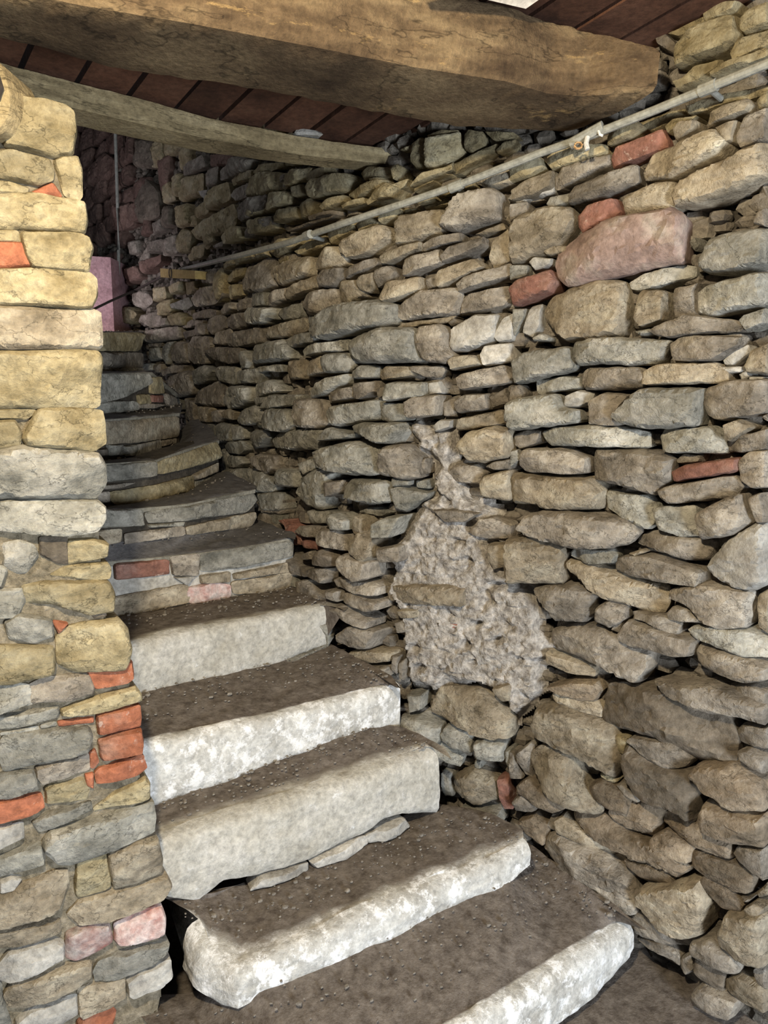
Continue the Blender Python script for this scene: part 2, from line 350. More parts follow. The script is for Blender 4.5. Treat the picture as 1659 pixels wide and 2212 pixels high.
# ------------------------------------------------------------ surveyed outlines: '@x y scale' opens a sheet, then one stone per line and its kind
WALL_STONES = """
@1106 0 3
760,200 850,150 1040,80 1020,130 900,200 800,240 y
970,180 1050,100 1240,60 1250,150 1070,235 1000,220 y
1080,300 1180,200 1440,90 1455,260 1370,330 1090,440 1070,380 y
1240,60 1400,20 1480,10 1450,80 1260,150 y
1480,130 1540,60 1659,0 1659,150 1500,215 1475,190 y
1410,340 1450,260 1659,170 1659,290 1430,400 y
1120,490 1180,430 1340,375 1330,430 1200,520 1060,580 1040,520 y
1290,470 1400,410 1659,310 1659,370 1300,500 y
910,220 1000,215 1070,280 1060,360 940,290 d
1145,690 1240,640 1600,540 1659,545 1600,600 1250,730 1150,745 y
1280,800 1300,730 1530,640 1560,680 1540,740 1280,830 t
1570,650 1659,570 1659,670 1590,700 y
1480,880 1520,770 1659,690 1659,900 1500,970 1485,930 b
1340,840 1480,785 1450,920 1420,935 t
1080,850 1130,800 1215,790 1210,850 1110,930 1085,910 t
1010,830 1060,780 1215,755 1160,790 1080,850 1040,880 y
640,890 700,810 800,780 870,830 780,900 640,950 y
780,790 870,760 1100,690 1095,760 900,850 y
635,1020 690,950 980,840 1015,920 1010,965 800,1040 650,1085 r
860,1120 930,990 1330,835 1420,930 1360,1020 1080,1160 880,1160 t
225,1010 330,960 600,930 610,990 430,1060 260,1100 230,1060 y
270,1150 340,1080 625,990 620,1070 440,1165 280,1225 b
0,1060 190,1020 215,1090 120,1150 0,1185 y
0,1230 110,1170 265,1100 260,1215 140,1270 0,1300 t
380,1270 420,1210 810,1065 825,1185 560,1290 395,1330 b
725,1310 800,1250 930,1190 1075,1180 1060,1345 760,1405 735,1380 t
1070,1250 1130,1170 1350,1080 1659,930 1659,1150 1300,1290 1090,1350 t
210,1320 240,1270 370,1240 375,1300 250,1350 g
0,1330 100,1310 120,1380 0,1450 b
0,1480 60,1400 250,1340 400,1350 420,1440 340,1580 200,1650 0,1710 t
450,1410 520,1340 680,1290 720,1380 690,1420 480,1520 455,1480 r
300,1720 330,1640 480,1520 640,1430 1040,1360 1110,1390 1135,1430 1120,1700 1000,1720 550,1820 390,1860 330,1810 p
1120,1560 1160,1530 1180,1580 1150,1620 g
1230,1720 1300,1540 1500,1490 1659,1480 1659,1700 1450,1770 1260,1770 g
1580,1450 1610,1380 1659,1350 1659,1470 p
195,1620 260,1590 385,1595 360,1650 240,1660 t
120,1700 160,1670 275,1680 260,1720 160,1755 w
0,1720 110,1720 115,1790 0,1830 g
0,1870 60,1820 260,1750 300,1830 270,1900 20,1985 r
210,2030 250,1930 400,1870 560,1810 720,1830 750,1950 760,2050 700,2180 500,2211 340,2200 230,2100 t
755,1830 830,1780 1060,1710 1165,1720 1160,1790 850,1890 770,1880 g
830,1920 860,1890 1010,1890 1010,2080 860,2120 820,2070 t
1055,1870 1240,1835 1190,1900 1195,2050 1090,2080 1055,2050 b
1205,1900 1300,1850 1659,1760 1659,1980 1300,2050 1215,2030 g
0,2000 85,2000 80,2060 0,2180 g
60,2150 110,1990 185,1970 180,2110 130,2190 w
140,2190 200,2160 250,2190 240,2211 150,2211 g
800,2150 900,2130 930,2150 850,2180 g
940,2150 990,2110 1200,2050 1480,2080 1520,2120 1500,2150 1060,2190 980,2180 b
1500,2080 1540,2040 1659,2000 1659,2100 1540,2150 g
1170,2211 1200,2180 1490,2160 1500,2211 b
@1106 737 3
15,125 110,70 385,38 415,150 405,188 130,255 45,272 20,190 g
415,60 440,10 560,-20 1060,-10 990,100 960,152 800,158 600,140 460,160 430,110 g
1065,10 1180,-40 1500,-30 1490,30 1340,125 1080,135 b
1360,118 1430,60 1510,20 1535,80 1430,155 1370,155 w
1355,165 1490,165 1480,200 1400,210 w
1450,210 1500,190 1520,225 1475,262 w
1515,230 1610,230 1600,255 1515,262 w
1510,150 1540,60 1659,10 1659,210 1520,200 t
470,200 510,175 820,165 890,200 885,260 860,310 490,318 460,275 b
905,195 1000,150 1330,140 1405,205 1410,265 895,290 t
135,250 330,228 435,235 438,305 150,345 g
0,290 60,285 95,340 80,375 0,400 b
350,350 430,320 520,335 500,395 430,425 345,430 w
5,400 60,375 290,345 340,430 430,445 440,530 130,560 40,570 5,510 g
505,385 610,340 770,350 700,450 690,545 520,540 b
700,480 790,400 900,310 1250,308 1240,400 1215,550 920,560 740,530 g
1250,370 1290,300 1400,265 1659,250 1659,470 1330,510 1260,460 b
1405,540 1490,505 1580,560 1440,650 1410,640 t
1620,490 1659,470 1659,520 b
15,605 90,575 190,580 165,665 55,700 20,675 b
205,590 290,550 560,548 890,585 890,695 560,680 260,675 225,640 g
975,610 1000,560 1300,555 1385,690 1370,730 1010,720 g
1395,560 1540,600 1659,560 1659,700 1500,720 1390,710 b
0,710 50,700 65,740 60,770 0,820 g
75,740 100,700 360,700 505,755 500,860 100,845 68,800 b
540,760 560,700 870,705 1055,755 1050,900 940,990 760,940 545,890 b
1055,765 1110,728 1230,735 1210,785 1070,795 b
1060,840 1150,800 1475,750 1470,845 1080,910 r
1480,770 1540,715 1659,705 1659,945 1560,950 1485,900 b
985,960 1050,930 1430,865 1490,950 1440,1010 1060,1055 1020,1020 b
0,860 200,870 500,880 590,960 570,1090 250,1090 200,1060 0,1050 t
595,1010 620,970 870,1000 935,1060 925,1180 880,1215 820,1195 610,1095 g
935,1070 1200,1055 1225,1270 1090,1265 970,1220 g
1230,1105 1430,1010 1500,990 1550,1180 1450,1245 1250,1275 b
1550,1010 1630,980 1659,1100 1659,1170 1600,1170 b
85,1200 130,1110 260,1095 550,1110 740,1160 840,1240 780,1300 650,1330 450,1325 200,1270 90,1225 b
795,1275 880,1240 1310,1285 1250,1425 1100,1420 890,1350 800,1320 b
1280,1450 1400,1290 1600,1175 1659,1190 1659,1560 1550,1610 1460,1600 1300,1500 w
0,1270 150,1265 350,1340 345,1560 270,1560 0,1550 t
405,1360 440,1325 650,1345 695,1380 680,1430 520,1430 405,1385 g
770,1370 850,1345 885,1360 820,1395 t
690,1420 760,1385 940,1390 1250,1490 1235,1585 1040,1555 830,1520 690,1480 b
355,1460 380,1410 520,1430 780,1540 1010,1580 1015,1680 980,1760 880,1750 560,1640 460,1540 t
1045,1640 1060,1600 1240,1570 1550,1620 1520,1850 1370,1855 1260,1800 1180,1710 1055,1670 b
1570,1660 1659,1600 1659,1910 1590,1850 t
165,1590 260,1570 430,1580 560,1620 520,1760 480,1810 300,1800 240,1690 165,1630 b
575,1710 650,1670 750,1720 760,1790 660,1850 560,1800 b
700,1800 760,1750 720,1880 660,1860 b
805,1745 1000,1770 1110,1820 1090,1895 1040,1885 910,1820 820,1800 b
1030,1750 1070,1710 1170,1730 1260,1810 1240,1820 1050,1800 b
735,1880 790,1800 920,1840 1190,1930 1175,2030 1100,2030 830,1960 745,1920 b
1150,1860 1200,1830 1490,1860 1659,1940 1659,2060 1500,2035 1200,1920 g
245,1960 260,1870 420,1835 600,1850 780,1950 900,2010 910,2110 830,2211 700,2160 500,2070 280,2000 b
1190,2020 1220,1960 1450,2020 1659,2100 1659,2190 1500,2200 1250,2110 b
220,2010 360,2060 525,2120 520,2180 380,2150 230,2100 t
@1106 1474 3
245,20 400,-10 540,0 578,60 540,110 460,115 320,70 250,40 e
255,80 290,65 540,120 590,170 585,235 450,195 300,140 260,120 t
155,240 180,160 300,140 500,210 640,270 700,320 735,460 690,605 640,590 420,440 230,380 160,320 t
600,230 640,0 900,20 1060,80 1380,200 1440,300 1465,400 1440,530 1390,545 1180,470 950,350 780,300 610,250 d
960,-40 1100,-20 1300,0 1400,20 1659,130 1659,265 1500,210 1300,170 1130,100 1040,50 b
1405,10 1560,10 1659,60 1659,230 1500,130 b
1438,320 1500,270 1659,290 1659,435 1500,400 1450,370 e
1490,430 1560,420 1659,480 1659,580 1520,490 e
690,330 780,340 750,450 715,440 y
795,350 840,325 1080,370 1200,480 1140,535 1040,535 900,440 b
760,440 800,370 900,450 1060,540 1200,560 1230,680 1215,885 1090,810 860,720 780,600 d
1200,560 1250,510 1460,510 1620,620 1659,700 1659,810 1480,790 1300,670 e
1270,830 1300,740 1600,830 1659,840 1659,1050 1480,1010 1290,920 e
1460,1090 1490,1040 1659,1060 1659,1270 1590,1220 e
130,450 210,400 380,450 480,640 540,700 600,760 600,820 510,810 310,700 180,560 t
50,440 130,380 160,400 130,500 145,600 100,580 60,500 e
0,440 30,450 50,560 90,600 0,605 b
75,640 140,600 230,660 380,760 370,800 300,815 200,760 80,700 e
30,740 90,700 200,770 160,820 50,810 e
520,650 600,620 740,680 790,780 780,825 680,790 560,720 e
580,580 640,590 695,630 680,650 600,610 y
700,650 740,640 860,730 840,760 760,700 e
640,800 700,760 880,760 990,800 960,900 925,985 800,950 660,860 e
990,850 1060,830 1200,880 1440,1020 1450,1080 1420,1135 1300,1100 1060,970 985,910 e
410,830 450,800 620,850 760,960 1060,1060 1180,1190 1090,1240 1050,1200 800,1110 560,1000 420,900 e
240,910 270,840 320,840 310,900 340,970 280,950 e
305,870 350,850 480,950 700,1080 640,1118 470,1030 320,950 t
935,980 1000,950 1200,1050 1180,1150 1040,1100 940,1040 e
1180,1120 1200,1060 1420,1150 1575,1240 1550,1360 1450,1340 1200,1180 e
770,1110 1000,1190 1080,1240 1070,1310 900,1240 800,1170 e
655,1120 720,1100 850,1180 1080,1300 900,1290 680,1180 e
1230,1290 1270,1230 1400,1310 1530,1420 1500,1480 1380,1430 e
1500,1370 1570,1390 1550,1415 e
1580,1370 1659,1280 1659,1380 1600,1400 t
1535,1440 1590,1410 1659,1450 1610,1520 1540,1510 t
215,1060 250,980 320,960 640,1120 800,1220 870,1400 850,1465 780,1460 540,1340 330,1200 b
60,880 150,850 250,900 240,1030 120,980 e
870,1320 900,1290 1250,1250 1310,1400 1250,1610 1130,1620 1020,1560 930,1430 880,1400 t
1400,1600 1430,1460 1659,1500 1659,1820 1500,1740 1400,1650 t
740,1500 880,1440 1000,1540 1170,1640 1190,1700 1010,1670 760,1560 b
840,1620 1000,1660 1100,1760 1100,1820 1000,1740 850,1650 e
1200,1680 1210,1640 1310,1640 1510,1780 1490,1860 1430,1850 1210,1720 b
1100,1780 1180,1740 1195,1850 1140,1890 1100,1840 e
1205,1760 1400,1830 1420,1860 1390,1990 1300,1940 1210,1850 d
1410,1900 1480,1870 1620,1950 1659,2000 1659,2130 1500,2040 1415,1960 t
1580,1840 1640,1830 1659,1980 1600,1940 e
1200,1980 1270,1930 1420,2000 1490,2030 1450,2150 1230,2060 b
1600,2140 1659,2110 1659,2211 1600,2211 e
@553 370 3
-30,30 30,0 185,15 180,110 60,160 -40,170 y
210,40 260,-10 370,-20 370,40 290,80 215,100 y
365,90 420,50 580,10 620,60 560,130 400,180 360,160 y
660,10 720,-40 860,-30 850,20 700,65 y
590,150 640,110 800,50 840,60 820,110 640,180 y
235,110 310,85 330,150 270,170 y
80,200 130,140 200,130 225,210 110,260 80,230 y
-30,180 80,150 90,260 -20,300 y
430,230 480,180 560,150 580,200 450,260 y
130,270 200,230 265,225 270,300 150,340 y
-30,320 90,290 130,370 60,400 -30,410 y
560,220 700,170 710,210 570,250 y
720,200 800,130 1000,50 960,110 740,220 y
1020,100 1100,30 1280,-30 1290,0 1100,80 1020,110 y
190,380 300,340 500,270 480,300 200,390 d
340,290 500,250 500,280 350,320 d
1410,60 1480,10 1640,-30 1659,20 1659,80 1520,100 t
1160,150 1300,80 1400,60 1420,110 1250,160 y
1020,190 1150,150 1180,200 1060,215 y
1080,220 1290,160 1310,200 1090,245 y
950,230 1020,230 1030,265 950,280 y
700,270 800,240 920,220 880,260 740,290 y
920,330 960,290 1210,245 1230,310 1215,400 1000,480 920,490 t
1235,380 1290,260 1340,180 1540,120 1590,150 1585,320 1330,395 b
665,350 700,310 780,285 795,340 690,400 y
820,320 860,270 940,240 940,310 830,345 y
595,470 700,410 830,350 885,390 880,440 760,540 650,570 600,540 t
790,520 880,465 885,500 800,545 b
470,410 500,380 650,330 660,400 500,475 y
360,390 470,360 480,380 370,420 y
270,520 350,450 430,410 450,470 300,545 y
90,510 150,450 290,420 290,470 150,560 y
0,510 70,495 75,550 0,575 y
400,540 480,490 550,490 600,600 500,630 410,650 t
135,580 180,540 270,530 280,570 150,600 t
0,640 70,570 120,570 140,740 60,790 0,780 b
140,620 240,580 360,555 370,680 190,745 140,700 t
580,650 640,610 770,560 785,600 720,650 590,700 b
820,560 880,520 1080,460 1085,520 940,580 840,600 t
1090,480 1150,440 1340,400 1355,470 1100,520 b
1420,410 1600,335 1620,375 1480,415 t
970,620 990,570 1210,510 1225,610 1000,680 970,680 b
1230,560 1290,500 1490,430 1500,490 1350,560 1240,605 b
1500,560 1530,440 1640,370 1659,470 1640,580 1530,635 t
1170,690 1200,640 1430,570 1490,630 1320,700 1190,755 t
1310,730 1380,680 1659,600 1659,690 1400,760 1330,785 b
190,810 220,750 430,655 440,740 210,830 t
440,680 460,640 570,625 570,700 520,750 445,750 b
85,850 110,780 200,755 190,830 110,880 b
0,785 80,780 70,870 0,880 g
305,850 330,780 500,755 520,830 490,920 330,940 b
665,720 690,680 780,655 770,760 740,790 690,770 t
780,640 860,610 910,650 890,710 800,760 770,700 b
535,780 570,710 650,705 660,760 715,805 600,860 540,840 t
810,820 860,720 1080,685 1080,780 980,815 840,850 t
1090,700 1170,660 1170,750 1100,765 b
890,920 940,860 1080,780 1290,755 1330,800 1290,930 950,960 b
940,985 1300,935 1240,980 950,1010 t
1310,840 1380,790 1640,735 1640,820 1600,880 1320,925 b
135,930 160,890 290,850 275,940 190,970 g
0,885 120,890 135,960 60,990 0,990 g
415,1010 440,960 560,870 780,835 910,870 900,1000 620,1060 470,1095 430,1070 g
320,930 430,940 420,990 370,1030 g
90,1060 130,1000 320,945 345,1030 200,1070 100,1085 t
0,1010 70,1020 80,1110 0,1120 b
195,1090 270,1060 410,1035 430,1110 200,1145 g
0,1120 180,1090 230,1150 225,1220 0,1250 g
320,1160 370,1120 600,1090 640,1100 620,1160 400,1190 330,1200 g
645,1160 670,1080 840,1020 1040,1015 1070,1050 1060,1240 700,1240 650,1210 g
1065,1100 1090,1010 1220,1000 1260,1060 1250,1140 1300,1200 1240,1245 1100,1220 b
1240,980 1280,950 1330,980 1260,1005 b
1260,1130 1280,1020 1420,930 1550,930 1545,1080 1440,1140 1280,1170 w
1535,1070 1590,950 1659,910 1659,1090 1560,1105 w
1460,1180 1490,1130 1640,1110 1659,1230 1480,1260 w
1265,1230 1300,1200 1420,1190 1460,1255 1280,1290 t
365,1230 440,1200 480,1300 370,1330 t
470,1210 500,1180 600,1180 655,1260 600,1300 480,1310 g
195,1280 230,1230 310,1220 320,1300 300,1345 220,1345 t
640,1300 700,1255 790,1270 780,1340 640,1345 g
780,1310 830,1260 990,1260 1010,1330 800,1355 t
1005,1260 1200,1260 1215,1290 1190,1335 1100,1335 1010,1300 b
1310,1340 1350,1310 1600,1255 1659,1330 1640,1380 1340,1415 1320,1390 b
20,1270 160,1250 180,1300 30,1300 g
0,1380 110,1350 170,1430 0,1470 g
360,1420 470,1350 600,1310 600,1370 480,1440 370,1470 g
470,1450 500,1420 640,1390 650,1470 480,1500 b
650,1370 770,1360 780,1430 700,1480 650,1470 b
780,1410 850,1390 850,1450 800,1480 b
860,1400 890,1370 1110,1365 1115,1460 860,1490 g
1120,1370 1180,1360 1210,1440 1120,1450 w
40,1540 120,1450 290,1450 270,1510 120,1540 g
280,1530 300,1475 430,1480 490,1620 430,1665 310,1660 285,1590 b
465,1560 520,1520 790,1480 800,1540 770,1610 540,1650 500,1630 g
800,1560 830,1500 960,1500 1000,1610 860,1625 800,1610 g
1000,1490 1060,1460 1210,1450 1195,1580 1030,1600 1000,1570 b
1200,1500 1280,1460 1280,1590 1205,1590 b
1285,1490 1350,1450 1500,1440 1510,1540 1310,1570 b
1505,1460 1610,1400 1645,1500 1520,1540 b
1630,1400 1659,1380 1659,1480 b
55,1600 110,1540 210,1540 270,1640 210,1690 60,1670 g
0,1540 50,1550 40,1650 0,1660 g
655,1650 720,1630 960,1630 990,1680 920,1760 840,1760 680,1690 g
1300,1660 1330,1600 1600,1545 1620,1640 1400,1670 1310,1680 t
1160,1650 1200,1610 1280,1610 1270,1660 1170,1690 w
90,1740 150,1690 330,1660 420,1670 420,1800 230,1800 110,1790 g
440,1720 500,1660 630,1700 620,1730 440,1750 g
415,1850 440,1800 640,1750 840,1790 780,1970 620,1960 440,1920 g
815,1880 870,1780 990,1770 1070,1850 1090,1980 1000,1990 830,1960 b
1320,1760 1400,1690 1560,1650 1659,1680 1659,1850 1480,1880 1380,1870 t
1060,1880 1100,1860 1110,1960 1080,1960 b
0,1830 90,1860 150,1940 60,1970 0,1950 b
290,1890 370,1860 420,1910 330,1970 g
0,1960 110,1990 120,2070 0,2070 g
115,1970 150,1930 260,1950 250,2050 140,2040 g
255,2080 330,1980 400,1930 510,1960 470,2080 430,2190 330,2160 g
480,2010 580,2000 570,2080 490,2110 b
585,2040 640,1990 860,2010 890,2140 760,2150 600,2120 g
880,2050 950,2040 1130,2080 1120,2110 980,2200 920,2180 g
900,1980 1020,2000 1010,2030 910,2040 g
1040,2000 1110,2000 1120,2060 1040,2050 g
1225,1950 1290,1900 1420,1900 1480,1960 1440,2030 1300,2020 b
1505,1910 1560,1880 1659,1860 1659,1930 1560,1930 b
1470,2020 1500,1970 1659,1930 1659,2130 1480,2100 t
0,2080 150,2080 150,2200 20,2200 g
@553 1100 3
0,20 60,10 145,100 130,145 0,90 b
340,0 500,20 470,90 360,95 g
500,70 560,20 660,60 655,125 560,120 g
670,110 700,30 750,50 750,150 700,155 t
815,80 900,40 1000,30 940,160 820,165 g
640,20 720,-10 880,20 800,50 g
160,75 200,65 300,150 320,220 260,230 230,130 r
325,215 380,190 445,240 440,260 360,245 r
300,140 340,105 470,110 450,180 370,170 b
460,130 560,120 660,190 670,270 540,240 470,230 b
640,190 740,140 815,190 810,290 760,330 680,260 t
830,240 980,220 990,320 850,330 b
1160,0 1300,0 1470,20 1360,80 1240,80 b
1370,150 1460,60 1540,50 1659,100 1659,190 1500,185 b
430,300 500,250 580,300 570,360 460,355 d
610,310 640,280 790,330 790,430 720,450 610,370 b
355,290 420,260 430,320 380,320 b
235,290 270,280 395,400 390,430 320,410 240,350 b
400,380 520,370 530,440 500,470 400,420 b
540,450 600,430 790,470 825,500 820,550 700,530 560,490 b
330,460 390,450 490,560 470,610 380,550 b
505,510 580,520 585,590 510,560 b
600,540 680,530 835,590 830,640 780,650 640,600 b
550,630 620,610 780,710 770,760 600,680 b
590,790 680,740 820,780 770,890 700,880 600,840 b
640,910 740,900 900,920 890,980 740,985 t
740,1000 880,1010 890,1070 760,1080 p
270,430 310,400 330,500 280,480 g
850,490 1200,485 1360,510 1360,620 1000,610 860,590 t
920,650 1060,640 1060,700 940,705 t
1210,720 1330,710 1330,770 1220,780 r
890,740 970,710 1060,800 900,810 b
1530,220 1650,210 1640,360 1560,380 1530,300 t
1140,1250 1190,1160 1440,1180 1600,1300 1659,1350 1659,1480 1500,1470 1240,1370 1120,1320 t
1540,1150 1659,1120 1659,1230 1600,1240 t
980,1200 1080,1200 1080,1290 1010,1310 g
950,1330 1080,1340 1210,1400 1200,1500 1090,1490 970,1400 g
1210,1440 1240,1400 1420,1450 1410,1570 1290,1540 1215,1480 g
1440,1490 1500,1470 1620,1510 1610,1620 1460,1590 g
1020,1510 1180,1520 1330,1620 1310,1680 1180,1610 1040,1560 g
1200,1700 1260,1720 1280,1860 1210,1860 g
1285,1740 1410,1690 1540,1760 1570,1880 1450,1915 1290,1840 t
1560,1750 1640,1740 1659,1950 1600,1950 1580,1860 r
1405,1640 1450,1640 1450,1690 1405,1690 g
1620,1560 1659,1550 1659,1700 1630,1640 g
1340,1920 1570,1960 1600,2030 1480,2020 1360,1960 g
900,940 940,950 930,1060 900,1030 b
940,990 980,960 970,1100 940,1080 b
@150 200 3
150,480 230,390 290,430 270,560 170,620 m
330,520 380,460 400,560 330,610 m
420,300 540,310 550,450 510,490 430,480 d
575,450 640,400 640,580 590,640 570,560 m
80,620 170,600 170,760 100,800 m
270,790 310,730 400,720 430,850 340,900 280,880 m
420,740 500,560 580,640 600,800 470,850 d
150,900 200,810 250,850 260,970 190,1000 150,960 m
365,970 440,955 440,1040 380,1050 b
500,860 620,810 610,890 520,930 b
615,740 680,740 690,860 620,880 d
610,960 700,920 710,1040 620,1060 b
750,470 870,405 890,480 750,540 b
900,400 1050,400 1040,460 910,480 m
700,590 740,540 850,520 850,640 720,710 y
870,520 950,470 940,600 875,610 b
970,500 1060,420 1180,430 1150,510 970,570 b
1040,560 1090,510 1180,500 1170,560 1050,600 y
1190,510 1230,460 1350,450 1340,490 1200,535 y
1035,660 1060,620 1380,520 1390,600 1240,650 1060,700 b
1420,570 1460,510 1540,500 1530,570 1430,610 y
1540,520 1659,470 1659,540 1560,580 y
1450,640 1540,600 1540,660 1460,680 y
1570,620 1600,570 1659,550 1659,670 1590,690 y
870,720 930,610 1020,580 1040,690 900,760 y
840,640 900,630 880,690 w
1290,720 1340,660 1430,650 1440,720 1320,760 y
1110,760 1170,700 1290,660 1280,760 1140,840 1110,820 b
700,740 780,720 800,850 740,880 700,850 y
820,760 870,700 890,770 830,820 y
840,900 880,830 1050,720 1080,780 1070,860 920,940 860,960 y
1340,810 1380,760 1480,740 1480,810 1360,850 y
1490,730 1570,680 1600,720 1560,800 1500,820 y
1000,930 1050,870 1120,870 1130,950 1010,980 y
1145,900 1200,850 1310,800 1330,860 1200,920 1150,940 b
720,950 760,880 800,920 780,1020 730,1040 y
750,1060 800,1000 860,980 850,1060 770,1090 y
920,990 990,960 980,1000 930,1010 b
1100,1070 1150,1040 1280,1010 1280,1070 1110,1110 y
1000,1110 1050,1080 1100,1065 1100,1110 1010,1150 y
1340,1080 1400,1040 1480,1050 1480,1100 1360,1110 y
1110,1230 1140,1130 1300,1090 1350,1150 1340,1240 1180,1295 1120,1290 b
1350,1130 1450,1080 1570,1065 1570,1180 1380,1255 1350,1200 t
1000,1200 1060,1140 1130,1130 1100,1190 1010,1230 y
860,1160 960,1140 980,1210 940,1240 870,1230 b
650,1260 740,1220 740,1290 670,1310 y
760,1230 840,1220 850,1280 770,1310 y
800,1340 850,1270 950,1250 1010,1310 960,1370 830,1390 b
1020,1250 1080,1240 1110,1310 1030,1340 y
590,1380 660,1340 670,1420 600,1440 y
665,1370 760,1325 790,1380 740,1410 680,1400 g
340,1400 400,1390 440,1440 400,1500 350,1480 y
400,1300 500,1280 530,1360 470,1400 410,1370 b
560,1260 620,1260 630,1330 570,1360 y
350,1150 450,1120 470,1200 370,1250 m
470,1100 600,1050 600,1100 500,1180 m
510,960 600,950 600,1030 520,1040 b
440,1080 500,980 510,1090 b
280,1370 340,1380 330,1460 280,1450 y
740,830 810,790 820,860 770,870 y
@800 230 3.607
200,320 300,280 310,340 240,330 y
310,290 400,240 440,260 430,450 340,470 310,430 y
450,260 690,200 720,360 500,480 440,470 y
440,220 560,180 680,180 640,215 450,250 y
740,220 780,185 870,195 880,300 790,355 740,340 y
890,190 1100,200 1160,230 1060,260 960,260 y
980,340 1050,280 1140,260 1100,330 1000,370 y
640,430 800,370 970,280 1000,300 960,370 650,520 y
510,520 600,450 635,430 625,530 520,560 y
350,600 420,540 500,530 500,590 330,660 y
180,480 240,460 260,480 200,580 y
400,490 440,500 380,550 y
0,560 80,550 110,600 30,660 y
20,670 150,600 240,640 200,720 20,740 y
800,570 900,520 1290,420 1335,490 1100,600 900,630 t
1220,640 1270,570 1400,490 1430,510 1420,660 1300,700 w
1055,720 1100,660 1220,630 1240,720 1130,750 w
1060,890 1100,840 1200,790 1250,850 1100,920 t
@250 640 4
380,60 480,20 490,110 460,160 390,170 y
215,170 330,140 380,160 380,250 320,270 220,230 b
395,190 460,185 460,250 400,265 b
475,170 560,140 600,180 590,250 475,250 y
650,150 780,110 850,120 840,180 650,200 b
560,250 640,205 740,210 720,250 570,275 b
690,280 720,230 780,260 770,330 700,340 b
780,220 870,165 930,170 930,270 850,330 790,290 b
905,120 940,70 1010,50 1030,110 970,150 910,150 b
1040,70 1110,20 1170,20 1170,100 1050,135 b
1175,50 1210,0 1310,-10 1310,60 1250,90 1180,75 b
935,200 980,160 1110,140 1145,240 1020,290 950,260 b
1135,150 1170,100 1380,100 1390,150 1340,235 1160,240 g
255,355 300,290 550,260 555,365 300,405 b
570,310 680,280 680,330 600,375 b
825,390 860,320 980,280 990,400 920,420 830,410 b
985,370 1000,320 1290,260 1330,370 1100,430 1000,440 b
270,405 390,400 380,435 280,440 b
390,450 440,400 500,390 440,500 430,590 380,530 g
460,470 510,395 600,400 620,570 540,575 470,550 b
635,420 680,350 810,350 830,430 790,500 780,580 690,580 640,540 b
795,470 880,440 1090,445 1070,570 980,580 860,545 b
1080,500 1130,470 1180,560 1160,620 1110,630 g
1175,450 1220,410 1440,380 1450,480 1430,560 1250,585 1200,560 g
400,640 520,600 600,600 580,660 420,690 b
475,760 500,690 640,640 690,680 680,840 560,870 490,820 b
690,640 780,600 850,640 800,730 720,765 g
835,650 880,605 1010,610 1025,710 1010,765 880,730 g
1040,650 1210,620 1270,690 1240,750 1050,755 g
690,900 730,800 870,735 940,790 935,950 800,950 700,930 b
940,880 1000,780 1170,780 1175,910 1080,960 990,970 940,910 g
1180,850 1230,760 1340,730 1430,820 1250,880 1190,880 g
1200,880 1350,860 1340,920 1220,940 g
1260,960 1370,870 1600,850 1540,930 1290,985 g
430,870 480,830 550,900 540,980 450,940 g
610,880 690,920 690,1150 640,1080 b
710,950 840,960 800,1090 730,1080 t
835,1000 910,980 940,1040 900,1085 850,1080 b
920,1010 990,975 1050,1000 1030,1070 940,1050 t
1050,1050 1100,990 1200,940 1290,1000 1270,1090 1130,1110 1060,1100 g
690,1170 740,1100 850,1110 840,1240 780,1240 710,1210 g
855,1130 900,1095 1010,1110 1000,1260 860,1260 g
1010,1120 1100,1130 1100,1230 1010,1255 g
1145,1230 1180,1160 1260,1160 1330,1220 1260,1300 1180,1310 g
950,1290 990,1260 1090,1250 1120,1330 1070,1365 990,1350 g
1175,1400 1230,1370 1370,1380 1380,1500 1290,1510 1220,1460 b
960,1530 990,1490 1150,1490 1190,1560 1190,1660 1060,1640 970,1590 g
1185,1510 1290,1520 1380,1600 1360,1690 1260,1690 1200,1640 g
1200,1720 1380,1700 1415,1760 1400,1880 1300,1870 1220,1810 b
1220,1870 1400,1890 1390,2020 1310,2010 1230,1940 g
280,450 360,440 390,540 300,560 g
340,600 390,580 390,660 350,660 b
240,580 330,580 320,640 250,640 g
910,1320 960,1350 980,1440 950,1520 910,1480 g
900,1380 1060,1380 1100,1440 1060,1480 990,1480 g
"""
